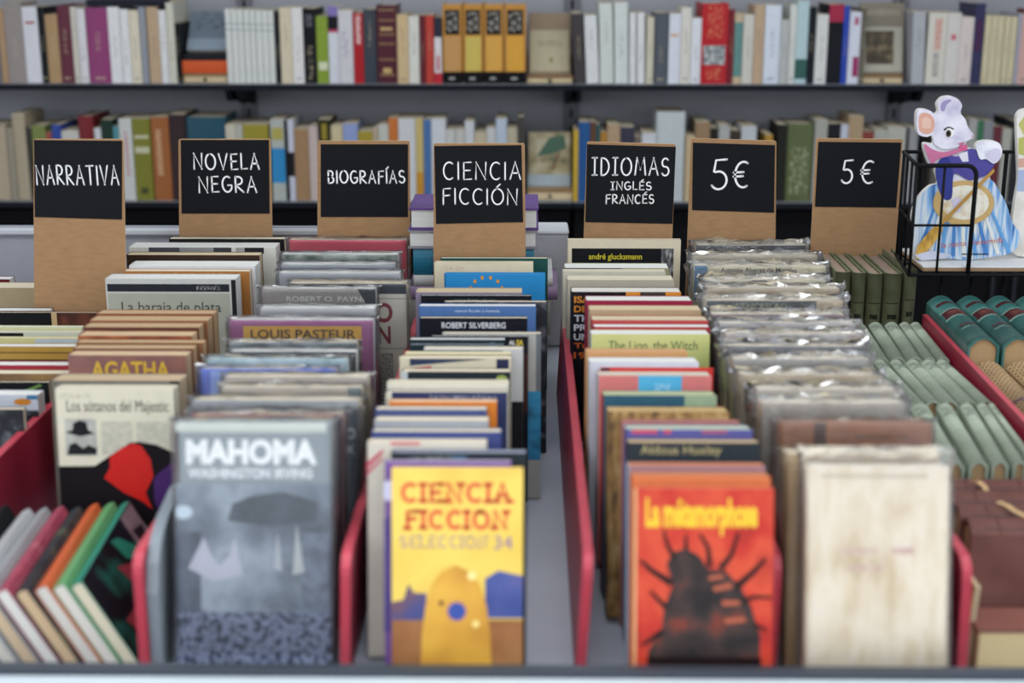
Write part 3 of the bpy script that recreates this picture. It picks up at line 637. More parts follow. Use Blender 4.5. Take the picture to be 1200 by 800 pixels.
# --- narrative (cut by the frame)
def N_(xr, y, tp, c, what, short, **o): return (xr - 128, xr, y, tp, c, what, short, o)
NARR = [
 N_(11, 329, 4, '#5f1018', 'dark red paperback with white page tops', 'dark red', pages=WHITE),
 N_(41, 339, 9, '#a39272', 'tan book with thick page tops', 'tan'),
 N_(57, 366, 4, '#101114', 'black paperback with small white letters', 'black', pages=WHITE, art=[('r', .70, .88, 7, 16, mat_mottle(('#101114', '#101114', '#c9c9c4'), scale=420, detail=1, stretch=(1, 1, 1.6)))]),
 N_(124, 368, 2, mat_mottle(('#2e1612', '#4f2a20', '#6a3a2a'), scale=50), 'brown mottled paperback under its sign', 'brown mottled', art=[('r', 0, .5, 0, 20, '#141416'), ('r', .5, .55, 0, 20, '#b59a70')]),
 N_(96, 385, 2, '#c7c79a', 'pale lemon paperback with thin printed line', 'pale lemon', pages=WHITE),
 N_(94, 391, 2, '#b9bbaa', 'grey paperback with black corner patch', 'black-cornered', art=[('r', 0, .48, 1, 7, '#17181b')]),
 N_(92, 398, 2, '#c0bd86', 'straw yellow paperback with blue-grey patch', 'straw', art=[('r', .6, 1, 1, 6, '#aab4bd')]),
 N_(90, 408, 4, '#a5843c', 'ochre paperback with brown ruled line', 'ochre', pages=WHITE, art=[('r', 0, 1, 6, 8, '#7a5f2a'), ('r', 0, 1, 15, 17, '#40331c')]),
 N_(88, 430, 5, '#a2303e', 'crimson paperback with white page tops', 'crimson', pages=WHITE),
 N_(80, 440, 5, mat_mottle(('#b49a48', '#8a6a48', '#5c4638'), scale=18), 'gold and brown shaded paperback', 'gold'),
 N_(57, 450, 2, '#15171a', 'black paperback with a green fleck', 'second black', art=[('p', [(.75, 10), (.92, 2), (.94, 4), (.8, 12)], '#6a8a4a')]),
 N_(44, 465, 6, '#b9bfc8', 'white paperback with an orange spot', 'white', pages=WHITE, art=[('p', disc(.86, 8, .08, 4), '#c07a28'), ('r', .9, 1, 0, 5, '#3d6f96'), ('r', 0, 1, 18, 60, mat_mottle(('#15171a', '#2b2f36', '#8a8f94'), scale=60))]),
 N_(27, 482, 3, mat_mottle(('#15171a', '#23262b', '#6a6f74'), scale=60), 'dark photographic paperback', 'dark'),
]
front_rows('narrative', .13, NARR, 'narrative books by the first sign', 4, 0)

# --- black novel row
Z = px_art(64.5, 202, 457, 0, 440, 4.0)
man = [('r', .077, .34, 35, 79, mat_mottle(('#8f928c', '#b0b2a8'), scale=60)), ('p', [Z(*q) for q in ((305, 380), (320, 330), (350, 320), (400, 330), (445, 350), (440, 378))], '#1d1e20', 2),
       ('p', [Z(*q) for q in ((345, 290), (405, 290), (408, 330), (380, 350), (350, 325))], '#9c9d96', 3), ('p', [Z(*q) for q in ((300, 272), (335, 262), (340, 230), (370, 215), (400, 225), (408, 262), (438, 278), (370, 292))], '#1a1b1d', 4)]
sot = [('t', 'Los sótanos del Majestic', .10, .955, 13, 31, '#33342f', 0), ('r', .04, .30, 6, 10, mat_mottle(('#c9c5b0', '#c9c5b0', '#6a6a60'), scale=420, detail=1, stretch=(1, 1, 1.6)))] + man + \
      [('r', .38, .64, 38, 78, mat_mottle(('#bdbba8', '#a3a294'), scale=150)), ('r', .68, .96, 38, 70, mat_mottle(('#bdbba8', '#a3a294'), scale=150)),
       ('p', [Z(*q) for q in ((262, 435), (430, 432), (500, 385), (600, 320), (640, 316), (720, 330), (805, 370), (805, 800), (262, 800))], '#120d12', 2),
       ('p', [Z(*q) for q in ((500, 390), (560, 345), (610, 322), (650, 335), (690, 400), (700, 480), (660, 560), (690, 640), (640, 600), (560, 560), (470, 490), (500, 440))], '#b8140c', 3),
       ('p', [Z(*q) for q in ((700, 500), (720, 470), (760, 440), (805, 400), (805, 700), (740, 700), (700, 600))], '#3a1858', 3)]
NOV = [
 (197, 333, 281, 5, '#1b1a1e', 'black paperback with cream page tops', 'black', {'t': .018, 'pages': IVORY}),
 (150, 323, 291, 6, '#cfcdc2', 'white magazine-like book with photo strip', 'photo strip', {'pages': WHITE, 'art': [('r', .14, .35, 0, 7, '#4a4c4e'), ('r', .35, .58, 0, 7, '#8d8f8e'), ('r', .58, .70, 0, 7, '#3a3c40'), ('r', .73, .79, 0, 7, '#9a9a96'), ('r', .79, .92, 0, 7, '#26262a')]}),
 (147, 304, 300, 4, '#3a2a20', 'dark brown paperback with tan page tops', 'dark brown', {'pages': '#c7b596'}),
 (150, 299, 313, 8, '#cfd2d2', 'white thick paperback', 'white', {'pages': WHITE}),
 (144, 292, 319, 3, '#a06a34', 'orange brown paperback with pale title line', 'orange brown', {'pages': '#d9d1bd', 'art': [('r', .12, .8, 2, 7, mat_mottle(('#a06a34', '#a06a34', '#d0b08c'), scale=420, detail=1, stretch=(1, 1, 1.6)))]}),
 (122, 276, 328, 6, '#b4b6b0', 'grey paperback titled La baraja de plata', 'La baraja', {'pages': WHITE, 'art': [('r', .02, .95, 6, 15, '#23262c'), ('r', .02, .95, 17, 120, '#9a9c8e'), ('t', 'La baraja de plata', .12, .88, 27, 43, '#3a3c36', .004), ('r', .965, 1, 1, 120, '#1d1f22'), ('r', .7, .88, 8, 13, mat_mottle(('#23262c', '#23262c', '#9a9ca0'), scale=420, detail=1, stretch=(1, 1, 1.6)))]}),
 (112, 250, 369, 5, '#7a4a34', 'slim brown paperback with tan page tops', 'slim brown', {'pages': TAN}),
 (104, 243, 377, 6, '#8a5a3c', 'brown paperback with tan page tops', 'brown', {'pages': TAN}),
 (96, 233, 385, 6, '#5a3428', 'dark russet paperback', 'russet', {'pages': TAN}),
 (90, 225, 395, 6, mat_mottle(('#a4623c', '#8a4a30', '#5f3026'), scale=40), 'rust mottled paperback', 'rust mottled', {'pages': '#c4aa86'}),
 (88, 238, 403, 4, '#7c5638', 'wide brown paperback', 'wide brown', {'pages': TAN}),
 (84, 226, 410, 5, '#6a4030', 'reddish brown paperback', 'reddish brown', {'pages': TAN}),
 (78, 218, 418, 6, mat_mottle(('#6a4a48', '#7d5650', '#91624e'), scale=22), 'mauve brown paperback with yellow AGATHA title', 'AGATHA', {'pages': '#c7ae8c', 'art': [('t', 'AGATHA', .20, .86, 7, 27, '#c9a336', .02)]}),
 (58, 210, 448, 9, '#5e5a52', 'grey brown paperback with tan page tops', 'grey brown', {'pages': '#b7a284', 'art': [('r', .93, 1, 0, 12, '#17171a')]}),
 (63, 203, 457, 7, '#c9c5b0', 'cream paperback titled Los sótanos del Majestic with red figure', 'hatted man', {'pages': '#c9c2ae', 'art': sot, 'label': 'cream paperback with hatted man photo and red figure, frontmost of the black novels'}),
]
front_rows('black novel', .18, NOV, 'black novels under their sign', 7, 0)

# --- biographies, in film sleeves
Z = px_art(205, 388, 496, 180, 480, 2.5)
mah = [('r', .0, .97, 1, 12, '#c5cbc2'), ('r', .03, .97, 14, 70, '#8d979b'), ('t', 'MAHOMA', .07, .91, 20, 50, '#f2f3f2', .05), ('t', 'WASHINGTON IRVING', .08, .88, 54, 66, '#e6e9ea', .04),
       ('r', .0, 1, 72, 228, mat_mottle(('#3f4a56', '#66727e', '#98a3ad', '#505c68'), scale=14, detail=4)),
       ('p', [Z(*q) for q in ((215, 330), (230, 280), (290, 255), (380, 245), (480, 275), (478, 330), (350, 345))], mat_mottle(('#1d252d', '#3a4650', '#55616b'), scale=30), 2),
       ('r', .0, .16, 130, 230, mat_mottle(('#2a313a', '#4d5a6a', '#39424e'), scale=40), 2), ('r', .8, 1, 130, 230, mat_mottle(('#2a313a', '#6d7a8a', '#39424e'), scale=40), 2),
       ('p', [Z(*q) for q in ((98, 470), (145, 378), (165, 430), (190, 465), (222, 430), (235, 378), (258, 490), (170, 508))], '#b4b4c0', 3),
       ('p', [Z(*q) for q in ((350, 470), (362, 360), (375, 480))], '#aab0b4', 3), ('p', [Z(*q) for q in ((405, 490), (418, 340), (440, 480))], '#b0b4b2', 3),
       ('r', 0, 1, 224, 330, mat_mottle(('#161c28', '#2f3a50', '#8790a8', '#1d2431'), scale=190, detail=3), 3),
       ('p', disc(.05, 106, .06, 8), '#c4d4dc', 3)]
BIO = [
 (338, 476, 282, 3, '#c2485a', 'pink-red wrapped book', 'pink-red', {'sleeve': 1}),
 (329, 466, 299, 3, mat_mottle(('#3a4a3c', '#8d978d', '#b4b9b4'), scale=40), 'green and grey wrapped book', 'green-grey', {'sleeve': 1, 'pages': WHITE}),
 (328, 462, 311, 4, '#8d9299', 'grey wrapped book', 'grey', {'sleeve': 1, 'pages': WHITE}),
 (326, 468, 321, 4, '#9a9ca2', 'silver wrapped book', 'silver', {'sleeve': 1, 'pages': WHITE}),
 (340, 476, 333, 4, '#cfc9ba', 'cream wrapped book with big red letters O and N', 'red-lettered', {'sleeve': 1, 'h': .185, 'art': [('r', 0, 1, 0, 12, '#1f2730'), ('t', 'O', .73, .88, 22, 46, '#7f1a2a', .03), ('t', 'N', .75, .86, 50, 71, '#7f1a2a', .03), ('r', .75, 1, 17, 18, '#8a8578'), ('r', .75, 1, 76, 77, '#8a8578'), ('r', .77, .88, 82, 140, mat_mottle(('#cfc9ba', '#3a3836'), scale=300, detail=1, stretch=(1, 1, 3)))]}),
 (306, 440, 338, 5, '#8d8782', 'taupe wrapped book with white PAYNE lettering', 'PAYNE', {'sleeve': 1, 'pages': WHITE, 'art': [('t', 'ROBERT O. PAYNE', .22, .92, 9, 15, '#d3d2cc'), ('p', [(.84, 0), (1, 0), (1, 40), (.9, 14)], '#22262c')]}),
 (304, 438, 362, 4, '#a3a4a6', 'pale silver wrapped book', 'pale silver', {'sleeve': 1, 'pages': WHITE}),
 (268, 437, 376, 4, '#8a4a78', 'plum and yellow wrapped book titled LOUIS PASTEUR', 'LOUIS PASTEUR', {'sleeve': 1, 'pages': WHITE, 'art': [('r', .10, .92, 7, 90, '#c4962e'), ('t', 'LOUIS PASTEUR', .15, .88, 11, 22, '#3a2f24', .02)]}),
 (268, 418, 402, 2, mat_mottle(('#3a4248', '#6d767c', '#8d969b'), scale=26), 'grey photographic wrapped book', 'grey photographic', {'sleeve': 1}),
 (267, 417, 413, 4, '#23292f', 'charcoal wrapped book', 'charcoal', {'sleeve': 1, 'pages': WHITE}),
 (242, 408, 420, 2, mat_mottle(('#557a5c', '#9ab0b8', '#c0ccd2'), scale=30), 'green bordered wrapped book', 'green bordered', {'sleeve': 1}),
 (234, 394, 433, 2, '#4a62b4', 'blue bordered wrapped book', 'blue bordered', {'sleeve': 1, 'art': [('r', .08, .97, 3, 60, mat_mottle(('#6f8ac4', '#8ea2cc'), scale=30))]}),
 (262, 430, 442, 5, '#9a9288', 'stone coloured wrapped book', 'stone', {'sleeve': 1}),
 (258, 424, 452, 5, '#a39a8c', 'beige wrapped book', 'beige', {'sleeve': 1, 'art': [('r', .9, 1, 0, 40, '#5c6a68')]}),
 (224, 420, 470, 5, '#8d8f92', 'ash grey wrapped book', 'ash grey', {'sleeve': 1}),
 (224, 418, 476, 4, '#2b323c', 'navy wrapped book with white fragments of lettering', 'navy', {'sleeve': 1, 'pages': WHITE, 'art': [('t', 'O', .94, .99, 22, 34, '#c4c8cc'), ('t', 'K', .94, .99, 42, 52, '#c4c8cc')]}),
 (224, 402, 485, 3, '#8e3c3e', 'brick red wrapped book', 'brick red', {'sleeve': 1, 'art': [('r', .93, 1, 0, 200, '#4a2030')]}),
 (205, 388, 496, 5, '#88949a', 'wrapped grey book titled MAHOMA with tents on cover', 'MAHOMA', {'sleeve': 1, 'k': 'hc', 'art': mah, 'h': .20}),
]
front_rows('biographies', .185, BIO, 'wrapped biographies under their sign', 13, 1)

# --- science fiction
Z = px_art(459, 613, 548, 420, 520, 2.857)
sf = [('r', 0, 1, 0, 300, mat_mottle(('#d9b84e', '#e2c45c', '#d6b04c'), scale=14, detail=2)), ('s', 'CIENCIA', .085, .895, 19, 39, '#cf5632', .0034), ('s', 'FICCION', .115, .873, 51, 70, '#cf5632', .0034), ('s', 'SELECCION', .065, .72, 80, 93, '#8a6f92', .0011), ('t', '34', .78, .92, 79, 95, '#8a6f92'),
      ('r', 0, 1, 178, 300, mat_mottle(('#7a4c2c', '#94623a', '#a5764a'), scale=18)), ('p', [Z(*q) for q in ((112, 530), (150, 522), (168, 468), (185, 498), (228, 500), (228, 590), (112, 590))], mat_mottle(('#7a5340', '#4a4a7a', '#37477f'), scale=20), 2),
      ('p', [Z(*q) for q in ((425, 450), (470, 422), (510, 432), (558, 440), (558, 582), (425, 582))], mat_mottle(('#33447f', '#4a5590', '#7d6280'), scale=22), 2),
      ('p', [Z(*q) for q in ((206, 850), (212, 640), (225, 540), (245, 470), (280, 425), (325, 405), (370, 425), (408, 470), (430, 540), (443, 640), (450, 850))], mat_mottle(('#b07a30', '#cf9a3a', '#e0b248'), scale=16, detail=2), 4),
      ('p', [Z(*q) for q in disc(330, 560, 36)], '#c98a5a', 5), ('p', [Z(*q) for q in disc(330, 560, 30)], '#38509a', 6), ('p', [Z(*q) for q in disc(380, 440, 15)], '#f0dc90', 5), ('p', [Z(*q) for q in disc(394, 602, 12)], '#f0d884', 5), ('p', [Z(*q) for q in disc(278, 532, 9)], '#6a4028', 5)]
stars = [('p', disc(.42 + .16 * math.cos(R(a)) , 16 + 17 * math.sin(R(a)) * -1 + 4, .018, 2.6, 5), '#c98a30') for a in (15, 45, 75, 105, 135, 165)]
SF = [
 (516, 642, 303, 2, '#1b4a44', 'dark green paperback behind the cream ones', 'dark green', {}),
 (508, 625, 310, 4, '#cfc4a8', 'cream paperback with faint pink lettering', 'cream', {'art': [('r', .1, .3, 2, 7, mat_mottle(('#cfc4a8', '#cfc4a8', '#b08a84'), scale=420, detail=1, stretch=(1, 1, 1.6)))]}),
 (520, 639, 322, 5, '#237fb8', 'bright blue hardcover with arc of orange stars', 'bright blue', {'k': 'hc', 't': .016, 'art': stars}),
 (486, 612, 343, 6, '#7a7282', 'violet grey paperback with tan spine edge', 'violet grey', {'pages': '#bfae8e'}),
 (493, 623, 346, 3, '#12141a', 'black paperback with small white title line', 'first black', {'pages': WHITE, 'art': [('t', 'ciencia ficción y fantasía', .30, .69, 4, 8, '#b9c0c8')]}),
 (520, 641, 354, 2, mat_mottle(('#14151c', '#1d1f28', '#6a6a70'), scale=60), 'tall black paperback jutting out sideways', 'jutting black', {}),
 (490, 628, 359, 3, '#46689a', 'mid blue paperback with small white title line', 'mid blue', {'pages': WHITE, 'art': [('t', 'ciencia ficción y fantasía', .31, .69, 4, 8, '#c4d0dc')]}),
 (491, 618, 373, 2, '#12141c', 'black paperback with white ROBERT SILVERBERG title', 'SILVERBERG', {'art': [('t', 'ROBERT SILVERBERG', .21, .80, 5, 12, '#c9ccd0', .015)]}),
 (518, 634, 391, 2, '#9c9c96', 'grey and blue paperback jutting out sideways', 'grey-blue', {'art': [('r', 0, 1, 68, 150, mat_mottle(('#1a5a80', '#2f7fa6', '#123850'), scale=30)), ('r', .95, 1, 0, 68, '#5f6468')]}),
 (505, 619, 393, 3, '#14161c', 'black paperback with yellow and white corner letters', 'yellow-lettered', {'pages': WHITE, 'art': [('t', 'AL', .80, .87, 5, 10, '#d0d0cc', .03), ('t', 'SA', .88, .95, 4, 11, '#c9b03a', .03), ('t', 'OR', .88, .95, 12, 18, '#c9b03a', .03), ('r', .84, 1, 20, 90, '#3a2420')]}),
 (479, 592, 398, 3, '#1e2b32', 'dark slate paperback with pale ruled line', 'dark slate', {'pages': WHITE, 'art': [('r', .02, .98, 5, 6, '#8d9698'), ('p', disc(.87, 7, .05, 4), '#56636a')]}),
 (496, 613, 409, 3, '#aeb0b0', 'grey white paperback with black lower half', 'grey white', {'pages': CREAM, 'art': [('r', 0, 1, 62, 150, '#15161a'), ('r', 0, .8, 2, 6, '#1f2b33'), ('p', disc(.9, 66, .02, 2), '#15161a', 2)]}),
 (474, 599, 413, 3, '#c9bf9a', 'yellowish cream paperback', 'yellowish', {'art': [('r', 0, 1, 2, 4, '#4c4a40')]}),
 (467, 599, 420, 3, '#c4bba2', 'cream paperback with navy corner patches', 'navy-cornered', {'art': [('p', [(.1, 1), (.8, 1), (.1, 9)], '#23314a'), ('r', .87, .98, 1, 14, '#1d2440'), ('p', [(.1, 12), (.3, 9), (.28, 12)], '#b0484c')]}),
 (470, 598, 436, 4, '#1d262c', 'dark paperback with a lime spot', 'lime-spotted', {'pages': CREAM, 'art': [('p', disc(.92, 8, .05, 4), '#8d9a4a'), ('r', 0, .06, 0, 30, '#aab0b2')]}),
 (452, 596, 450, 5, '#c0bcae', 'off-white paperback', 'off-white', {'pages': IVORY}),
 (452, 594, 459, 4, '#1f2a52', 'navy paperback with white title line', 'navy', {'pages': IVORY, 'art': [('r', .36, .93, 4, 10, mat_mottle(('#1f2a52', '#1f2a52', '#c4c8d0'), scale=420, detail=1, stretch=(1, 1, 1.6))), ('r', 0, .05, 0, 60, '#c4c0b0')]}),
 (455, 582, 471, 3, '#c4701c', 'orange paperback', 'orange', {}),
 (438, 570, 480, 5, '#3a4470', 'slate blue paperback with white page tops', 'slate blue', {'pages': IVORY}),
 (437, 572, 492, 8, '#8d9096', 'grey paperback with thick cream page tops', 'thick grey', {'pages': CREAM}),
 (434, 587, 504, 8, '#343f74', 'indigo paperback with white page tops', 'indigo', {'pages': IVORY}),
 (429, 570, 516, 6, '#c3bcae', 'white paperback with red diagonal stripes', 'red-striped', {'pages': CREAM, 'art': [('p', [(0, 25), (.14, 8), (.14, 13), (0, 32)], '#b83a52'), ('p', [(0, 35), (.14, 17), (.14, 20), (0, 40)], '#b83a52'), ('r', .2, .45, 0, 3, '#b83a52')]}),
 (457, 617, 528, 6, '#232b2e', 'charcoal paperback with grey blue title line', 'charcoal', {'pages': '#8f93a4', 'art': [('r', .14, .45, 4, 11, mat_mottle(('#232b2e', '#232b2e', '#a5b0aa'), scale=420, detail=1, stretch=(1, 1, 1.6))), ('r', .45, .56, 4, 11, '#4a6a80')]}),
 (450, 599, 540, 4, '#6a4a8e', 'purple paperback', 'purple', {'pages': '#b4aaa8', 'art': [('p', disc(.04, 34, .06, 12), '#c0c0e0'), ('r', 0, .12, 66, 200, '#4a3a7c')]}),
 (459, 613, 548, 2, '#dcba52', 'yellow paperback titled CIENCIA FICCION with egg-shaped capsule', 'yellow', {'art': sf}),
]
front_rows('science fiction', .178, SF, 'science fiction paperbacks under their sign', 13, 0)

# --- languages
Z = px_art(743, 907, 571, 640, 520, 2.859)
bug = '#241d1c'
met = [('r', 0, 1, 0, 300, mat_mottle(('#961c14', '#b42c1e', '#c4482c', '#a42a1c'), scale=22, detail=4)), ('t', 'La métamorphose', .085, .885, 12, 56, '#e0b82c', .05)]
met += [('p', [Z(*q) for q in ((405, 400), (425, 362), (470, 348), (515, 372), (545, 418), (600, 420), (650, 470), (690, 540), (722, 640), (722, 900), (340, 900), (345, 690), (388, 620), (400, 540), (428, 470))], mat_mottle(('#120e0e', '#1f1818', '#3a2a26', '#7a3020'), scale=34, detail=5), 3)]
for st_, w0 in (((( 430, 380), (405, 330), (395, 285)), 9), (((470, 352), (470, 300)), 8), (((550, 410), (545, 345), (515, 298)), 10), (((585, 415), (622, 370), (645, 295)), 11), (((640, 475), (690, 432), (738, 380)), 13), (((660, 525), (700, 508), (760, 510)), 9), (((425, 465), (360, 425), (318, 388)), 12), (((405, 545), (350, 490)), 9), (((395, 625), (325, 672)), 11), (((700, 600), (745, 620)), 8)):
    for q_ in stroke(st_, w0, w0 * .45): met.append(('p', [Z(*q) for q in q_], bug, 4))
for q_ in (((545, 440), (590, 432), (600, 446), (550, 455)), ((560, 475), (620, 460), (630, 478), (565, 492)), ((590, 520), (650, 520), (655, 535), (595, 540)), ((600, 580), (670, 575), (672, 592), (605, 600))): met.append(('p', [Z(*q) for q in q_], '#a0523a', 5))
met += [('r', .0, .02, 0, 250, '#d0a070', 2), ('r', .1, .92, 198, 300, '#1a0c0c', 6)]
LAN = [
 (665, 798, 281, 3, '#cfc5aa', 'cream paperback with black andré glucksmann panel', 'glucksmann', {'h': .19, 't': .01, 'art': [('r', .04, .83, 10, 60, '#15161a'), ('t', 'andré glucksmann', .19, .66, 16, 25, '#cdbf2e', .012), ('r', .83, .94, 10, 60, mat_mottle(('#1a1a1a', '#55565a', '#b0b0aa'), scale=90, stretch=(3, 1, 1)))]}),
 (661, 784, 314, 6, '#8d8c6a', 'olive edged paperback with white page tops', 'olive', {'pages': WHITE, 'art': [('r', 0, .55, 0, 2, '#2a2a28')]}),
 (659, 780, 318, 3, '#b9b4a4', 'off-white paperback', 'off-white', {'pages': IVORY}),
 (664, 790, 328, 11, '#a39c8c', 'thick grey paperback with ivory page tops', 'thick grey', {'pages': IVORY}),
 (669, 798, 342, 13, '#15131a', 'black thick paperback about the prophet unarmed', 'prophet', {'pages': '#d4cfc6', 'art': [('r', .5, .63, 0, 9, '#c47d24'), ('r', .86, 1, 0, 9, '#c47d24'), ('p', [(.63, 0), (.86, 0), (.83, 9), (.66, 9)], '#3a3430')] + [('t', s_, .03, .03 + w_, 5 + 11 * k, 13 + 11 * k, c_, .03) for k, (s_, c_, w_) in enumerate((('ISAAC', '#c07a26', .30), ('DEUTSCHER', '#c07a26', .55), ('THE', '#b9bcc4', .2), ('PROPHET', '#b9bcc4', .45), ('UNARMED', '#b9bcc4', .47), ('Trotsky', '#c05c20', .4), ('1921', '#c05c20', .22)))]}),
 (686, 811, 352, 6, '#8a1838', 'crimson paperback with white page tops', 'crimson', {'pages': WHITE}),
 (690, 822, 363, 6, '#a89070', 'beige paperback', 'beige', {'pages': '#cbb898'}),
 (693, 830, 375, 9, '#a23c3a', 'thick red edged paperback with tan page tops', 'red edged', {'pages': '#c9bba0'}),
 (695, 832, 382, 5, '#9c2a3a', 'ruby paperback with white page tops', 'ruby', {'pages': WHITE}),
 (692, 832, 391, 7, mat_mottle(('#a5b06a', '#b9bb78', '#c4c084'), scale=12, detail=2), 'lime green paperback titled The Lion the Witch', 'The Lion', {'pages': WHITE, 'spine': '#aeb0b4', 'art': [('t', 'The Lion, the Witch', .15, .90, 8, 20, '#5c6846', .004)]}),
 (686, 806, 412, 4, '#b98a5a', 'peach brown paperback', 'peach', {'pages': '#c49a70'}),
 (690, 819, 424, 8, '#b4b6c0', 'white spined paperback', 'white spined', {'pages': WHITE, 'spine': '#bfc0c0'}),
 (704, 836, 429, 3, '#bd2a22', 'scarlet paperback', 'scarlet', {'pages': WHITE, 'art': [('r', 0, .08, 0, 12, '#2a1a2c')]}),
 (700, 834, 440, 6, '#bf6c68', 'salmon paperback with blue centre label', 'salmon', {'pages': '#c4b9a8', 'spine': '#9aa6ac', 'art': [('r', .36, .74, 0, 22, '#4aa0c4'), ('r', .50, .64, 9, 18, mat_mottle(('#4aa0c4', '#4aa0c4', '#d8e8ee'), scale=420, detail=1, stretch=(1, 1, 1.6)))]}),
 (706, 840, 463, 9, '#1d4a5c', 'teal paperback with sage page tops', 'teal', {'pages': '#aab08a', 'spine': '#8e2028', 'art': [('r', .72, 1, 0, 60, '#84967a')]}),
 (712, 855, 482, 8, mat_mottle(('#2a1a14', '#8a6a3a', '#b0966a'), scale=110, stretch=(1, 1, .4)), 'brown patterned paperback with tan page tops', 'brown patterned', {'pages': '#b79a6a'}),
 (728, 866, 489, 3, '#a06a64', 'rose brown paperback', 'rose brown', {'pages': '#b98a7a'}),
 (733, 882, 503, 8, '#4a4a86', 'violet paperback with red lettered strip', 'violet', {'pages': '#a9b4a4', 'art': [('r', .05, .25, 0, 5, '#b0405a'), ('r', .3, .36, 0, 5, '#b0405a'), ('r', .6, .8, 0, 5, '#8a4a6a')]}),
 (735, 891, 516, 6, '#2a3036', 'slate paperback with gold Aldous Huxley title', 'Aldous Huxley', {'pages': '#bca582', 'art': [('t', 'Aldous Huxley', .10, .71, 3, 17, '#a5986a', .01)]}),
 (735, 897, 545, 4, '#8a6a70', 'mauve paperback with orange tinted page tops', 'mauve', {'pages': '#c4794a', 'spine': '#86a0ae'}),
 (740, 903, 557, 5, '#c4683a', 'orange paperback', 'orange', {'pages': '#b87a54'}),
 (743, 907, 571, 2, '#c4402a', 'red paperback titled La métamorphose with black insect', 'red', {'art': met, 'pages': '#c99a70'}),
]
front_rows('languages', .18, LAN, 'foreign language paperbacks under their sign', 13, 0)

# --- five euro row, crinkled film
paper = mat_mottle(('#cdb88e', '#e4d6ba', '#efe5d2', '#e2d2b4'), scale=18, detail=3, stretch=(2.2, 1, .8))
EUR = [
 (816, 944, 286, 4, '#b9b09a', 'crinkle-wrapped book with black title strip', 'black-striped', {'sleeve': 2, 'art': [('r', .0, 1, 1, 9, '#2b2c30'), ('r', .08, .56, 2, 7, mat_mottle(('#2b2c30', '#2b2c30', '#b5b4ac'), scale=420, detail=1, stretch=(1, 1, 1.6)))]}),
 (812, 958, 299, 4, '#b0a58c', 'fawn crinkle-wrapped book', 'fawn', {'sleeve': 2}),
 (814, 968, 311, 3, '#cfc5a6', 'crinkle-wrapped cream book by Antonio Alvarez with blue edge', 'Alvarez', {'sleeve': 2, 'art': [('r', 0, .1, 0, 40, '#2a6f96'), ('t', 'Antonio Alvarez de Morales', .2, .78, 2, 8, '#2a261e', .01)]}),
 (826, 968, 327, 4, '#c7bfa4', 'cream crinkle-wrapped book', 'cream', {'sleeve': 2}),
 (828, 984, 337, 4, '#b3a184', 'sandy crinkle-wrapped book', 'sandy', {'sleeve': 2}),
 (825, 988, 351, 4, '#b8a586', 'crinkle-wrapped tan book with dark green WENCESLAO panel', 'green-panelled', {'sleeve': 2, 'art': [('r', .02, .81, 1, 60, '#1e2b2a'), ('t', 'WENCESLAO', .2, .6, 4, 10, '#98a068', .01)]}),
 (834, 990, 368, 5, '#6a4a52', 'plum crinkle-wrapped book', 'plum', {'sleeve': 2, 'spine': '#6a4a30'}),
 (842, 1002, 378, 3, '#a7a2a0', 'silvery crinkle-wrapped book', 'silvery', {'sleeve': 2, 'spine': '#5c4230'}),
 (849, 1010, 391, 5, mat_mottle(('#8a7064', '#a5a09c', '#5f5a5c'), scale=40), 'mottled crinkle-wrapped book', 'mottled', {'sleeve': 2, 'spine': '#8d6f48'}),
 (852, 1012, 405, 4, '#4c4a50', 'dark grey crinkle-wrapped book', 'dark grey', {'sleeve': 2, 'spine': '#8d6f48'}),
 (858, 1020, 420, 5, '#8d8980', 'stone grey crinkle-wrapped book', 'stone grey', {'sleeve': 2, 'spine': '#97764a'}),
 (867, 1030, 438, 5, '#a38f6c', 'khaki crinkle-wrapped book', 'khaki', {'sleeve': 2, 'spine': '#a2834f'}),
 (886, 1050, 455, 5, '#a99f8e', 'light taupe crinkle-wrapped book', 'light taupe', {'sleeve': 2, 'spine': '#84603c'}),
 (892, 1060, 471, 5, '#978c7c', 'taupe crinkle-wrapped book', 'taupe', {'sleeve': 2, 'spine': '#a37f4c'}),
 (913, 1092, 494, 4, mat_mottle(('#7a4a30', '#8a583a', '#93623f'), scale=30), 'wrapped brown leather book with dark vertical band', 'brown leather', {'sleeve': 1, 'k': 'hc', 'art': [('r', .23, .31, 0, 80, '#4a3222'), ('r', .5, .85, 14, 19, mat_mottle(('#8a583a', '#5c3a26'), scale=200))]}),
 (922, 1100, 530, 5, '#a58a60', 'straw brown wrapped book', 'straw brown', {'sleeve': 1, 'spine': '#a3885c'}),
 (945, 1113, 545, 3, paper, 'wrapped old cream book with faint pink title', 'old cream', {'sleeve': 3, 'h': .185, 'art': [('r', .25, .5, 96, 102, mat_mottle(('#e0d6c6', '#cf9a90'), scale=150)), ('r', .6, .76, 95, 102, mat_mottle(('#e0d6c6', '#c98a80'), scale=150)), ('r', .3, .55, 116, 121, mat_mottle(('#e0d6c6', '#cf9a90'), scale=150)), ('r', .1, .85, 10, 13, '#c9bda4')]}),
]
front_rows('first five euro', .18, EUR, 'wrapped five euro books', 13, 1)

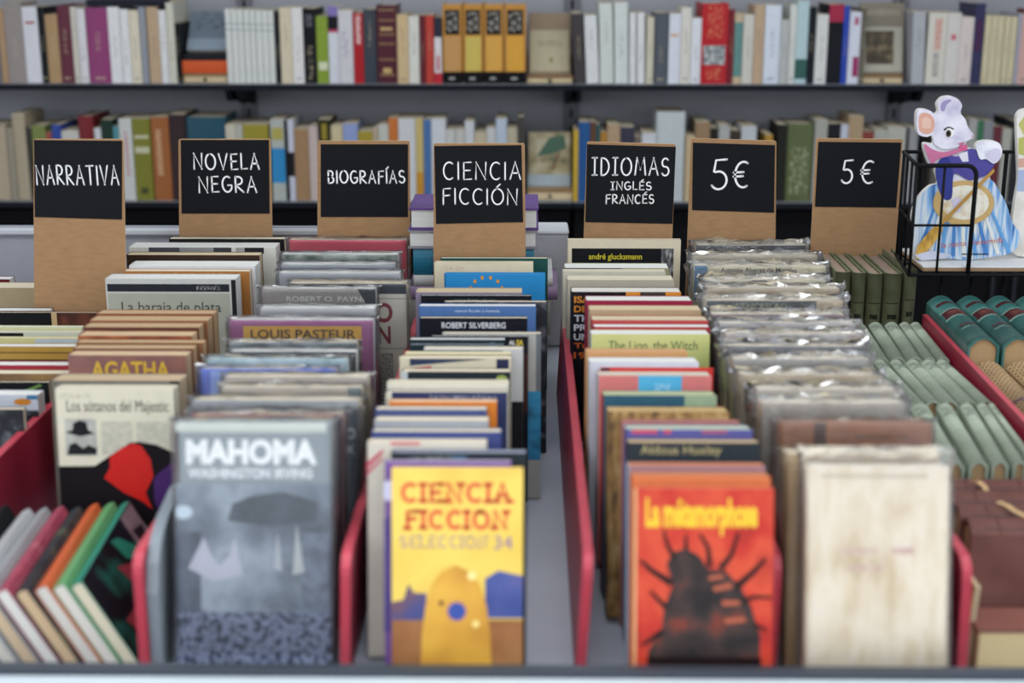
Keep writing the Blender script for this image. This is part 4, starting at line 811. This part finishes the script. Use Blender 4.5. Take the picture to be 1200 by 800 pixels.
# ------------------------------------------------------------------ books standing on their fore-edge, spine up
def spine_up(pf, pb, wpx, z, col, label, kind='round', roll=0, art=(), group=None, name='hardcover_book', pages='#a98c66', width=None, length=None, zb=0.0):
    """pf, pb: image points of the near and far end of the spine's crest at height z; wpx: width in pixels at the near end"""
    P, Q = atZ(pf[0], pf[1], z), atZ(pb[0], pb[1], z); d = Q - P; L = length or d.length; d.normalize()
    dep = P.y * math.cos(R(PITCH)) + (H - z) * math.sin(R(PITCH)); t = wpx * dep / F
    right = Vector((d.y, -d.x, 0))
    M = Matrix(((0, -right.x, d.x), (0, -right.y, d.y), (-1, 0, 0)))      # columns: down, -right, along
    w_ = width or (z - zb)
    if roll:
        Rr = Matrix.Rotation(R(roll), 3, d); M = Rr @ M
    loc = P + (Matrix.Rotation(R(roll), 3, d) @ (right * t / 2) if roll else right * t / 2)
    root = thing(name, label, 'book', loc, M.to_euler(), group)
    dress_book(root, w_, L, t, col, kind, pages, None, art)
    return root
pg = mat_mottle(('#85907f', '#929c8b', '#9da796'), scale=30, rough=.6)
ink = '#3c4238'
def green_art(): return [('r', 's', 0, .12, .88, v, v + .012, ink) for v in (.80, .90)] + [('r', 's', 0, .25, .75, .84, .865, mat_mottle(('#8a9886', ink), scale=160))]
tiers = [
 ('rear', [((1013, 418), (987, 377)), ((1033, 418), (1006, 377)), ((1053, 418), (1026, 377)), ((1073, 418), (1045, 377)), ((1090, 418), (1060, 377)), ((1106, 418), (1073, 377))], (18, 18, 18, 18, 13, 14)),
 ('middle', [((1058, 469), (1013, 421)), ((1076, 469), (1031, 421)), ((1094, 469), (1050, 421)), ((1114, 469), (1070, 421)), ((1137, 469), (1088, 421)), ((1157, 469), (1104, 421))], (17, 17, 17, 21, 21, 16)),
 ('front', [((1089, 540), (1053, 472)), ((1118, 540), (1078, 472)), ((1148, 540), (1107, 472)), ((1173, 540), (1133, 472)), ((1196, 540), (1151, 472)), ((1213, 540), (1162, 472))], (26, 26, 22, 19, 15, 9)),
]
for nm, bs, ws in tiers:
    for k, ((f, bk), wp) in enumerate(zip(bs, ws)):
        spine_up(f, bk, wp, .12, pg, f'pale green clothbound volume lying spine up, {ORD[k]} from the sleeved books in the {nm} rank', art=green_art(), group='pale green volumes with spines up')
# dark green volumes standing upright behind them
gd = mat_mottle(('#5c5f45', '#696c51', '#75785d'), scale=35, rough=.6)
for k, (x0, x1, yt) in enumerate(((979, 998, 319), (1000, 1016, 320), (1018, 1036, 321), (1038, 1059, 321), (1062, 1076, 316))):
    D = 1.745; a, c = atD(x0, yt, D), atD(x1, yt, D)
    root = thing('hardcover_book', f'dark green upright volume with pinkish page tops, {ORD[k]} from the sleeved books', 'book', (c.x, D, 0), (0, 0, R(90)), 'dark green upright volumes under the rear price sign')
    art = [('r', 's', 0, .08, .92, v, v + .006, '#23281c') for v in (.60, .78, .40, .36)] + [('r', 's', 0, .22, .78, .665, .70, mat_mottle(('#4a543a', '#1c2018', '#1c2018'), scale=150)), ('r', 's', 0, .3, .7, .48, .52, mat_mottle(('#4a543a', '#23281c'), scale=200))]
    dress_book(root, .125 if k < 4 else .13, a.z, c.x - a.x - .001, gd, 'round', '#a08a7a', None, art)
# teal volumes with maroon labels
tl = mat_mottle(('#235350', '#33645f', '#567c75'), scale=28, rough=.45); mr = '#4a1c22'
def teal_art(): return [('r', 's', 0, .1, .9, .80, .85, mr), ('r', 's', 0, .02, .98, .51, .53, '#8aa396'), ('r', 's', 0, .06, .94, .535, .66, mr), ('r', 's', 1, .2, .8, .56, .64, mat_mottle((mr, '#7a4a44'), scale=160)), ('r', 's', 0, .02, .98, .665, .68, '#8aa396'), ('r', 's', 0, .15, .85, .30, .33, mat_mottle(('#2c6c68', mr, mr), scale=140)), ('r', 's', 0, .15, .85, .25, .26, '#8aa396')]
for k, (f, bk) in enumerate((((1154, 395), (1103, 346)), ((1195, 395), (1137, 346)), ((1236, 395), (1171, 346)), ((1277, 395), (1205, 346)))):
    spine_up(f, bk, 36.5, .15, tl, f'thick teal volume with maroon spine labels, {ORD[k]} from the red divider', art=teal_art(), group='teal volumes below the wire rack')
# tan patterned volumes in front of the teal ones
def mat_check():
    m = mat_mottle(('#8f7552', '#a58a64', '#b3996f'), scale=30, rough=.6).copy(); n = m.node_tree; b_ = n.nodes['Principled BSDF']
    t_ = n.nodes.new('ShaderNodeTexCoord'); k_ = n.nodes.new('ShaderNodeTexBrick'); k_.inputs['Scale'].default_value = 1; k_.offset = 0.5
    k_.inputs['Brick Width'].default_value = .006; k_.inputs['Row Height'].default_value = .005; k_.inputs['Mortar Size'].default_value = .0010
    sp = n.nodes.new('ShaderNodeSeparateXYZ'); mp = n.nodes.new('ShaderNodeCombineXYZ')
    k_.inputs['Color1'].default_value = lin('#b59c70'); k_.inputs['Color2'].default_value = lin('#a98f66'); k_.inputs['Mortar'].default_value = lin('#6d5238')
    n.links.new(t_.outputs['Object'], sp.inputs[0]); n.links.new(sp.outputs['Y'], mp.inputs[0]); n.links.new(sp.outputs['Z'], mp.inputs[1]); n.links.new(mp.outputs[0], k_.inputs['Vector']); n.links.new(k_.outputs['Color'], b_.inputs['Base Color'])
    return m
ck = mat_check()
def tan_art(): return [('p', 's', 1, [(.25, .74), (.4, .70), (.62, .72), (.8, .78), (.7, .82), (.5, .80), (.35, .84), (.2, .80)], '#553640'), ('p', 's', 1, [(.2, .42), (.75, .45), (.8, .49), (.3, .47)], '#553640'), ('r', 's', 0, .05, .95, .2, .24, '#553640')]
for k, (f, bk) in enumerate((((1216, 480), (1160, 423)), ((1260, 480), (1197, 423)), ((1304, 480), (1234, 423)))):
    spine_up(f, bk, 38, .125, ck, f'tan volume with woven pattern and plum labels, {ORD[k]} from the red divider', art=tan_art(), group='tan patterned volumes with spines up')
# maroon volumes, spines up, running across
br = mat_mottle(('#5c3a34', '#68433c', '#724c44'), scale=30, rough=.5)
def across(D0, D1, z, x0, x1, label, art=()):
    t = D1 - D0 - .001
    # x -> down, z (head) -> +X, y -> +Y
    M = Matrix(((0, 0, 1), (0, 1, 0), (-1, 0, 0)))
    root = thing('hardcover_book', label, 'book', (x0, D0, z), M.to_euler(), 'maroon volumes lying across')
    dress_book(root, z, x1 - x0, t, br, 'round', '#a98c66', None, art)
    return root
zM = .113
Dm = [(H - zM) / math.tan(ang(y)) for y in (613, 597, 581, 566, 553.5)]
for k in range(4):
    across(Dm[k], Dm[k + 1], zM, .365, .60, f'maroon volume lying spine up across the box, {ORD[k]} from the front rail', [('r', 's', 0, .0, 1, v, v + .004, '#341c1a') for v in (.1, .3)] + [('r', 's', 0, 0.1, .14, .05, .95, '#3c2220'), ('r', 's', 0, .86, .9, .05, .95, '#3c2220')])
for k, (px, py, pts) in enumerate(((1140, 570, ((1138, 563), (1146, 564), (1153, 569), (1158, 577), (1159, 586))), (1180, 596, ((1170, 588), (1180, 592), (1190, 599), (1204, 606))))):
    b = MB(); z = zM + .004
    c = [atZ(x, y, z - .002 * i) for i, (x, y) in enumerate(pts)]
    rows = [[p + Vector((-.0022, 0, 0)), p + Vector((.0022, .0012, 0.0004))] for p in c]
    b.grid(rows, mat('#b3946a', .6, .08)); b.grid([[p + Vector((0, 0, -.0006)) for p in r[::-1]] for r in rows], mat('#b3946a', .6, .08))
    tag(b.build('ribbon_bookmark'), ['short curled tan ribbon on the rear maroon volumes', 'straight tan ribbon end on the maroon volumes'][k], 'ribbon')
# flat brown book by the rail
D0 = 1.035; zt = (H - D0 * math.tan(ang(735))); a = atD(1146, 735, D0)
root = thing('hardcover_book', 'flat brown book with cream fore-edge lying by the front rail', 'book', (a.x, D0 + .044, zt), (0, 0, 0))
root.rotation_euler = Matrix(((0, 0, 1), (-1, 0, 0), (0, -1, 0))).to_euler()    # fore-edge to the viewer, cover up
dress_book(root, .044, .16, zt - .0006, mat('#7a4e44', .5, .06), 'hc', '#d9c394', None, ())
a = atD(1139, 690, 1.045)
root = thing('paperback_book', 'thin cream booklet on edge between divider and flat brown book', 'book', (a.x, 1.05, .0004), (0, R(3), 0))
b = MB(); b.box(0, .005, 0, .03, 0, a.z, mat_pages('#b9a888'), .0008); b.build('page_block', root)
b = MB(); b.box(-.0007, -.0001, 0, .03, 0, a.z, mat('#a3803c', .5)); b.build('cover', root)

# leaning paperbacks at the near corner: spines up, covers tipped to the side
lean = [  # near crest px, far crest px, width px at the near end, spine colour, pages, label
 ((88, 684), (155, 573), 20, '#2a7a66', '#d9cfb6', 'teal green spined paperback leaning with black red patterned cover'),
 ((67, 686), (137, 573), 20, '#5a8f5e', '#dad6cc', 'leaf green spined paperback leaning second from the grey plate'),
 ((46, 688), (119, 574), 20, '#b8562f', '#dad6cc', 'orange spined paperback leaning third from the grey plate'),
 ((23, 692), (100, 575), 20, mat_mottle(('#1e2024', '#2f3236', '#5a5c48'), scale=30), '#cdb28e', 'charcoal spined paperback leaning with tan pages'),
 ((0, 692), (80, 577), 20, mat_mottle(('#a8485a', '#8d3a4c', '#b86a72'), scale=40), '#dedbd4', 'rose red spined paperback leaning with white pages'),
 ((-24, 694), (60, 580), 20, '#8a8c8e', '#d0b898', 'grey spined paperback leaning beside the rose red one'),
 ((-48, 696), (39, 584), 20, '#a3a5a6', '#d9d4c8', 'pale grey spined paperback leaning beside the black one'),
 ((-76, 690), (14, 577), 22, '#17191c', '#c4b49a', 'black spined paperback leaning at the frame edge'),
]
for k, (f, bk, wp, c, pgc, lab) in enumerate(lean):
    art = []
    if k == 0:
        base = mat_mottle(('#0f1216', '#15181d', '#15181d', '#1f5a4e', '#15181d'), scale=16, detail=2, stretch=(1, 1, 1))
        art = [('r', 'f', 0, .0, 1, 0, 1, base), ('r', 'f', 1, .02, .5, .76, .98, mat_mottle(('#6a5a60', '#8a7478', '#5a4a52'), scale=30)), ('p', 'f', 2, [(.2, .80), (.38, .82), (.42, .92), (.25, .95)], '#2a2026'), ('p', 'f', 2, [(.25, .4), (.5, .45), (.7, .55), (.6, .7), (.4, .62)], '#9a3a44'), ('p', 'f', 2, [(.6, .15), (.85, .2), (.8, .4), (.62, .32)], '#a8424a'), ('p', 'f', 2, [(.05, .5), (.3, .55), (.45, .75), (.3, .72), (.1, .6)], '#23806a')]
    spine_up(f, bk, wp * .84, .083, c, lab, 'pb', roll=-29, art=art, group='paperbacks leaning by the front rail', name='paperback_book', pages=pgc, width=.0905, length=.172)

# ------------------------------------------------------------------ card signs with chalkboard panels
chalk = mat('#131418', 0.6, 0.06, scale=20, spec=.2); white_ink = mat('#e9eaea', 0.55, 0.0)
def sign(D, top, bottom, panel, texts, label, thick=.0035):
    """top: (xl, yl, xr, yr) px; bottom: (xl, xr, y) px; panel: four px corners"""
    tl_, tr_ = atD(top[0], top[1], D), atD(top[2], top[3], D)
    zb = 0.0004
    bl_, br_ = atD(bottom[0], bottom[2], D), atD(bottom[1], bottom[2], D)
    k = (tl_.z - zb) / (tl_.z - bl_.z)
    bl_ = tl_ + (bl_ - tl_) * k; br_ = tr_ + (br_ - tr_) * k; bl_.z = br_.z = zb
    o = Vector(((tl_.x + tr_.x) / 2, D, 0))
    root = thing('card_sign', label, 'sign', o, (0, 0, 0), 'kraft card section signs with chalkboard panels')
    loc = lambda p: (p.x - o.x, p.z)
    ring = []
    for (c, nx_, pv) in ((loc(bl_), loc(br_), loc(tl_)), (loc(br_), loc(tr_), loc(bl_)), (loc(tr_), loc(tl_), loc(br_)), (loc(tl_), loc(bl_), loc(tr_))):
        c, nx_, pv = Vector(c), Vector(nx_), Vector(pv); a_ = (pv - c).normalized() * .0025; b_ = (nx_ - c).normalized() * .0025
        ring += [c + a_, c + (a_ + b_) * .3, c + b_]
    b = MB(); kr = mat_kraft()
    b.grid([[(x, 0, z) for x, z in ring], [(x, thick, z) for x, z in ring]], mat('#c4a27a', .8, .06), close=True)
    b.poly([(x, 0, z) for x, z in ring], kr); b.poly([(x, thick, z) for x, z in ring][::-1], kr)
    b.build('card', root)
    q = [loc(atD(x, y, D)) for x, y in panel]
    b = MB(); A = [(x, -.0009, z) for x, z in q]; B_ = [(x, -.0001, z) for x, z in q]
    b.poly(A, chalk); b.grid([A, B_], chalk, close=True); b.build('chalkboard_panel', root)
    b = MB()
    for txt, x0, x1, y0, y1, th in texts:
        p0, p1 = loc(atD(x0, y1, D)), loc(atD(x1, y0, D))
        hand_text(b, txt, lambda u, v: (u, -.0013, v), p0[0], p1[0], p0[1], p1[1], white_ink, th, gap=.27)
    b.build('lettering', root)
    return root
sign(1.75, (39, 163, 144, 163), (40, 148, 365), ((40, 164), (143, 165), (143, 257), (41, 254)), [('NARRATIVA', 44, 138, 194, 216, .0019)], 'card sign reading NARRATIVA, largest brown area showing')
sign(1.975, (209, 163, 317, 163), (210, 319, 276), ((212, 164), (315, 164), (316, 250), (213, 250)), [('NOVELA', 228, 303, 180, 198, .0025), ('NEGRA', 234, 300, 207, 225, .0025)], 'card sign reading NOVELA NEGRA over the black novels')
sign(1.95, (372, 165, 480, 165), (372, 481, 270), ((376, 169), (478, 169), (478, 254), (376, 254)), [('BIOGRAFÍAS', 385, 474, 200, 214, .0023)], 'card sign reading BIOGRAFÍAS over the wrapped biographies')
sign(1.845, (508, 168, 615, 168), (508, 616, 303), ((509, 171), (611, 170), (613, 260), (511, 262)), [('CIENCIA', 520, 610, 190, 210, .0019), ('FICCIÓN', 519, 606, 221, 239, .0019)], 'card sign reading CIENCIA FICCIÓN over the science fiction row')
sign(1.925, (688, 166, 792, 169), (684, 788, 277), ((688, 169), (792, 172), (788, 262), (686, 260)), [('ÌDÌOMAS', 694, 784, 185, 205, .0022), ('ÌNGLÉS', 716, 763, 213, 222, .0018), ('FRANCÉS', 710, 766, 228, 238, .0018)], 'card sign reading IDIOMAS with INGLÉS and FRANCÉS below')
sign(1.945, (810, 162, 910, 165), (806, 909, 271), ((812, 167), (908, 170), (907, 249), (811, 246)), [('5', 834, 853, 186, 221, .0030), ('€', 859, 877, 189, 219, .0030)], 'card sign reading 5€ beside the languages sign')
sign(1.905, (957, 162, 1058, 163), (949, 1050, 307), ((959, 166), (1056, 167), (1050, 243), (955, 242)), [('5', 986, 1000, 187, 214, .0026), ('€', 1008, 1024, 188, 214, .0026)], 'card sign reading 5€ standing behind the dark green volumes')

# ------------------------------------------------------------------ stack of books behind the science fiction sign
zs = 0.0004
def stack_book(px0, px1, t, D, depth, col, label, pages=WHITE, spine_front=True, art=()):
    global zs
    a, c = atD(px0, 290, D), atD(px1, 290, D)
    root = thing('lying_book', label, 'book', (c.x, D, zs + t), (0, 0, 0), 'stack of large books behind the science fiction sign')
    root.rotation_euler = (Matrix(((0, 0, -1), (1, 0, 0), (0, -1, 0))) if spine_front else Matrix(((0, 0, 1), (-1, 0, 0), (0, -1, 0)))).to_euler()
    if not spine_front: root.location = (a.x, D + depth, zs + t)
    dress_book(root, depth, c.x - a.x, t - .0006, col, 'hc', pages, None, art)
    zs += t
Ds = 1.90
def zpx(y): return atD(560, y, Ds).z
stack_book(480, 640, zpx(352) * .5, Ds, .12, '#4a3c34', 'dark brown book at the very bottom of the stack behind the science fiction row')
stack_book(476, 646, zpx(352) - zs, Ds, .12, '#8d8a86', 'grey book under the mauve one in the stack')
stack_book(478, 654, zpx(336) - zs, Ds, .12, '#8a7292', 'mauve spined book low in the stack behind the science fiction row', art=[('r', 's', 0, .02, .1, .3, .7, mat_mottle(('#8a7292', '#8a7292', '#d8d4dc'), scale=300, detail=1))])
stack_book(484, 648, zpx(323) - zs, Ds, .12, '#c4c4c2', 'white book above the mauve one in the stack')
stack_book(484, 626, zpx(292) - zs, Ds, .12, '#256f8a', 'petrol blue book in the stack with dark spine lettering', art=[('r', 's', 0, .04, .9, .55, .85, mat_mottle(('#256f8a', '#256f8a', '#0f2a36'), scale=160, detail=1)), ('r', 's', 0, .04, .9, .15, .45, mat_mottle(('#256f8a', '#256f8a', '#8ab4c0'), scale=160, detail=1))])
stack_book(478, 630, zpx(270) - zs, Ds, .12, '#8a8790', 'thick pale book with white pages in the stack', spine_front=False)
stack_book(480, 631, zpx(244) - zs, Ds, .12, '#5c3f80', 'purple covered thick book topmost of the stack', spine_front=False)
p0, p1 = atD(617, 271, 2.03), atD(666, 271, 2.03)
t = thing('file_box', 'plain grey file box between the stack and the languages sign', 'box', ((p0.x + p1.x) / 2, 2.06, 0))
t.location = ((p0.x + p1.x) / 2, 2.06, .0004); hw = (p1.x - p0.x) / 2
b = MB(); b.box(-hw, hw, -.03, .04, 0, p0.z - .006, mat('#b0b3ba', .5, .03), .002); b.build('body', t)
b = MB(); b.box(-hw - .001, hw + .001, -.031, .041, p0.z - .0055, p0.z, mat('#c4c7cc', .45, .03), .002); b.build('lid', t)

# ------------------------------------------------------------------ black wire rack with die-cut picture books
m_wire = mat('#0d0e11', 0.35, 0.0)
RD0, RD1 = 1.70, 1.82
xl_ = atD(1075, 194, RD0).x; xg = atD(1139, 264, RD0).x; xr_ = xl_ + .30
z_top = atD(1100, 194, RD0).z; z_mid = atD(1100, 264, RD0).z; z_bot = atD(1100, 322, RD0).z
rack = thing('wire_rack', 'black wire rack with low front gate holding die-cut books', 'rack', (xl_, RD0, 0))
def wire(name, lines_, r=.0016):
    b = MB()
    for l in lines_: b.tube([(x - xl_, y - RD0, z) for x, y, z in l], r, m_wire, 8)
    return b.build(name, rack)
xb = atD(1058, 190, RD1).x
xsl = lambda f: xl_ + (xb - xl_) * f
gate = [(xl_, RD0, z_top)] + [(xg - .012 + .012 * math.sin(k * math.pi / 12), RD0, z_top - .012 + .012 * math.cos(k * math.pi / 12)) for k in range(7)] + [(xg, RD0, z_bot)]
wire('front_gate', [gate], .0028)
wire('front_mid_wire', [[(xl_, RD0, z_mid), (xg, RD0, z_mid)]])
wire('front_upright_wire', [[(atD(1103, 250, RD0).x, RD0, z_top), (atD(1103, 250, RD0).x, RD0, z_bot)]])
wire('corner_wire', [[(xl_, RD0, z_top), (xl_, RD0, z_bot)]], .002)
wire('side_top_rail', [[(xl_, RD0, z_top), (xb, RD1, z_top)]], .0024)
wire('side_mid_wire', [[(xl_, RD0, z_mid), (xb, RD1, z_mid)]])
for f in (.33, .66): wire('side_upright_wire', [[(xsl(f), RD0 + (RD1 - RD0) * f, z_top), (xsl(f), RD0 + (RD1 - RD0) * f, z_bot)]])
wire('back_top_rail', [[(xb, RD1, z_top), (xr_, RD1, z_top)]], .0024)
wire('back_mid_wire', [[(xb, RD1, z_mid), (xr_, RD1, z_mid)]])
for px in (1058, 1082, 1178):
    x = atD(px, 200, RD1).x; wire('back_upright_wire', [[(x, RD1, z_top + .001), (x, RD1, z_bot)]], .0018 if px != 1178 else .0026)
wire('bottom_frame', [[(xl_, RD0, z_bot), (xr_, RD0, z_bot)], [(xl_, RD0, z_bot), (xb, RD1, z_bot)], [(xb, RD1, z_bot), (xr_, RD1, z_bot)], [(xr_, RD0, z_bot), (xr_, RD1, z_bot)]], .0024)
wire('cross_wire', [[(xl_ + .008, 1.765, z_bot), (xr_, 1.765, z_bot)]])
for x, y in ((atD(1103, 330, 1.765).x, 1.765), (atD(1138, 330, 1.765).x, 1.765), (atD(1176, 330, 1.765).x, 1.765), (xr_, 1.765)): wire('leg', [[(x, y, z_bot), (x, y, .001)]], .002)
z_sh = atD(1100, 313, RD0).z
t = thing('rack_shelf_board', 'white topped board lying in the wire rack under the mouse figure', 'board', (xb + .004, RD0 + .006, z_bot + .0026))
b = MB(); b.box(0, xr_ - xb - .01, 0, RD1 - RD0 - .012, 0, z_sh - z_bot - .0046, mat('#8a6f54', .6, .06), .001); b.build('core', t)
b = MB(); b.box(-.0, xr_ - xb - .01, 0, RD1 - RD0 - .012, z_sh - z_bot - .0044, z_sh - z_bot - .0026, mat('#d3d4d4', .4, .02)); b.build('white_top', t)
z_floor = z_sh

def smooth_loop(p, n=4):
    p = [Vector(q) for q in p]; out_ = []
    for i in range(len(p)):
        a, b_, c, d = p[i - 1], p[i], p[(i + 1) % len(p)], p[(i + 2) % len(p)]
        for k in range(n):
            t_ = k / n
            out_.append(tuple(.5 * (2 * b_ + (c - a) * t_ + (2 * a - 5 * b_ + 4 * c - d) * t_ ** 2 + (3 * b_ - a - 3 * c + d) * t_ ** 3)))
    return out_
def die_cut(D, outline, layers, label, origin_px, name='die_cut_book', thick=.009, text=()):
    o = atD(origin_px[0], origin_px[1], D)
    conv = lambda p: ((atD(p[0], p[1], D) - o).x, (atD(p[0], p[1], D) - o).z)
    root = thing(name, label, 'book', (o.x, D, z_floor + .0004), (0, 0, 0), 'die-cut picture books in the wire rack')
    pts = smooth_loop([conv(p) for p in outline]); zmin = min(z for x, z in pts); pts = [(x, z - zmin) for x, z in pts]
    b = MB()
    b.grid([[(x, 0, z) for x, z in pts], [(x, thick, z) for x, z in pts]], mat('#d8d6d0', .6, .03), close=True)
    b.poly([(x, 0, z) for x, z in pts], as_mat(layers[0])); b.poly([(x, thick, z) for x, z in pts][::-1], as_mat(layers[0]))
    for q, (poly, m) in enumerate(layers[1]):
        pp = [conv(p) for p in poly]
        if 6 <= len(pp) < 30: pp = smooth_loop(pp)
        b.poly([(x, -.00012 * (q + 1), z - zmin) for x, z in pp], as_mat(m))
    b.build('printed_board', root)
    if text:
        tb = MB()
        for (s_, x0, x1, y0, y1, sl, c) in text:
            a_, c_ = conv((x0, y1)), conv((x1, y0))
            put_text(tb, s_, lambda u, v: (u, -.00012 * (len(layers[1]) + 2), v - zmin + sl * (u - a_[0])), a_[0], c_[0], a_[1], c_[1], as_mat(c))
        tb.build('lettering', root)
    return root
mz = lambda l: [(1047 + x / 3.481, 100 + y / 3.481) for x, y in l]
stroke_px = lambda pts, a, b_: [mz([tuple(v) for v in q]) for q in stroke(pts, a, b_)]
out = mz([(110, 206), (97, 190), (92, 150), (97, 105), (122, 97), (150, 105), (168, 118), (182, 106), (178, 75), (200, 50), (235, 45), (265, 60), (278, 85), (272, 112), (292, 140), (303, 172), (327, 203), (322, 216), (300, 226), (295, 240), (298, 258), (318, 258), (336, 262), (335, 245), (352, 230), (395, 226), (428, 236), (440, 270), (430, 300), (405, 322), (392, 352), (396, 385), (430, 430), (462, 490), (485, 560), (515, 605), (508, 655), (470, 688), (400, 700), (300, 713), (200, 705), (110, 713), (82, 690), (84, 600), (76, 560), (80, 510), (110, 450), (150, 412), (182, 400), (170, 350), (178, 318), (145, 322), (122, 240), (162, 238), (156, 206), (135, 210)])
fur = mat_mottle(('#a9a4bc', '#c9c6d4', '#dcdbe2'), scale=45, detail=3)
skirt = mat_mottle(('#2f5f9a', '#7fa9d0', '#c4ccd0', '#4a86c0', '#d0d2cc'), scale=70, detail=1, stretch=(1.6, 1, .12), dist=.4)
L_ = [(mz([(150, 412), (200, 400), (330, 400), (396, 385), (430, 430), (462, 490), (485, 560), (515, 605), (508, 655), (470, 688), (400, 700), (300, 713), (200, 705), (110, 713), (82, 690), (84, 600), (76, 560), (80, 510), (110, 450)]), skirt)]
for k in range(9):
    x0 = 95 + k * 46; x1 = 185 + k * 22
    L_.append((mz([(x0, 700 - abs(k - 4) * 4), (x0 + 18, 700 - abs(k - 4) * 4), (x1 + 7, 430), (x1, 430)]), ['#3f78b4', '#cdd2cf', '#5a94c8'][k % 3]))
L_ += [(mz([(285 + 125 * math.cos(a), 480 + 92 * math.sin(a)) for a in [k * math.pi / 16 for k in range(32)]]), '#b89a62'),
       (mz([(290 + 98 * math.cos(a), 478 + 70 * math.sin(a)) for a in [k * math.pi / 16 for k in range(32)]]), mat_mottle(('#c9c4ae', '#d8d5c8', '#c0a878'), scale=60)),
       (mz([(178, 318), (215, 285), (260, 290), (300, 262), (335, 262), (350, 300), (385, 290), (412, 312), (392, 352), (370, 370), (325, 385), (300, 385), (250, 360), (240, 400), (235, 460), (205, 465), (185, 430), (170, 360)]), '#46408a'),
       (mz([(178, 318), (215, 290), (238, 330), (240, 400), (235, 460), (205, 465), (182, 420), (170, 360)]), '#28327e'),
       (mz([(262, 282), (300, 268), (305, 310), (280, 312)]), '#cfccd6'), (mz([(235, 466), (262, 455), (280, 480), (270, 520), (245, 510)]), '#c2bdd0'),
       (mz([(110, 206), (97, 190), (92, 150), (97, 105), (122, 97), (150, 105), (168, 118), (182, 106), (178, 75), (200, 50), (235, 45), (265, 60), (278, 85), (272, 112), (292, 140), (303, 172), (327, 203), (322, 216), (300, 226), (280, 240), (240, 258), (195, 258), (165, 238), (156, 206), (135, 210)]), fur),
       (mz([(104, 185), (102, 130), (118, 112), (150, 120), (166, 150), (160, 185), (135, 200)]), '#c99a86'), (mz([(116, 175), (114, 140), (130, 128), (152, 140), (150, 175)]), '#d4b0a0'),
       (mz([(190, 100), (195, 70), (222, 58), (235, 62), (215, 80), (205, 105)]), '#8d86ac'),
       (mz([(122, 240), (160, 262), (205, 272), (262, 258), (270, 270), (225, 288), (180, 300), (152, 318)]), '#b8688c'), (mz([(262, 250), (295, 240), (300, 262), (270, 270)]), '#c0507c'),
       (mz([(226 + 17 * math.cos(a), 192 + 20 * math.sin(a)) for a in [k * math.pi / 8 for k in range(16)]]), '#e4e2e0'), (mz([(222 + 11 * math.cos(a), 196 + 15 * math.sin(a)) for a in [k * math.pi / 8 for k in range(16)]]), '#4a4030'), (mz([(221 + 6 * math.cos(a), 196 + 9 * math.sin(a)) for a in [k * math.pi / 8 for k in range(16)]]), '#100e10'),
       (mz([(204, 178), (222, 168), (242, 176), (240, 180), (222, 173), (206, 184)]), '#1c1a20'), (mz([(316, 204), (327, 203), (322, 214)]), '#b88a7c'), (mz([(258, 236), (290, 230), (275, 246)]), '#b0607a'),
       (mz([(336, 262), (335, 245), (352, 230), (395, 226), (428, 236), (440, 270), (430, 300), (405, 318), (375, 300), (350, 300)]), mat_mottle(('#b0b0c4', '#d8d8e0', '#e4e4e8'), scale=70)),
       (mz([(384, 290), (398, 262), (425, 258), (436, 285), (420, 308), (398, 312)]), '#c4c0d4'),
       (mz([(404, 338), (410, 350), (100, 668), (92, 655)]), '#a9803c'), (mz([(170, 570), (196, 592), (130, 680), (98, 708), (86, 690), (105, 640)]), mat_mottle(('#8a6428', '#b8903e', '#c9a552'), scale=60, stretch=(3, 1, 1))),
       (mz([(82, 690), (150, 672), (235, 690), (200, 705), (110, 713)]), '#b9bccb'), (mz([(275, 684), (380, 684), (380, 689), (275, 689)]), '#23252c')]
die_cut(1.74, out, ('#cfcdd6', L_), 'die-cut board book shaped as a mouse in blue skirt', (1125, 305), text=[('la ratita presumida', 1102, 1174, 284, 292, .10, '#b0503c')])
o2 = [(1187, 300), (1186, 265), (1189, 240), (1193, 215), (1192, 180), (1191, 150), (1192, 138), (1200, 132), (1212, 134), (1220, 148), (1218, 170), (1226, 200), (1240, 235), (1248, 270), (1246, 302), (1215, 305)]
die_cut(1.755, o2, (mat_mottle(('#b9b4a8', '#cfccc4', '#d6d4d0'), scale=40), [([(1193, 150), (1200, 140), (1212, 142), (1214, 160), (1200, 164)], '#b0ab62'), ([(1193, 166), (1204, 163), (1212, 175), (1204, 188), (1193, 184)], '#a9aa5c'), ([(1193, 190), (1216, 188), (1218, 200), (1193, 200)], '#c29a86'), ([(1193, 203), (1222, 203), (1230, 228), (1191, 228)], '#9aa9c4')]),
        'pale die-cut board book with olive top cut by the frame edge', (1215, 304))

# ------------------------------------------------------------------ lift everything so that the floor is at zero
for o in list(bpy.context.scene.objects):
    if o.parent is None: o.location.z += LIFT
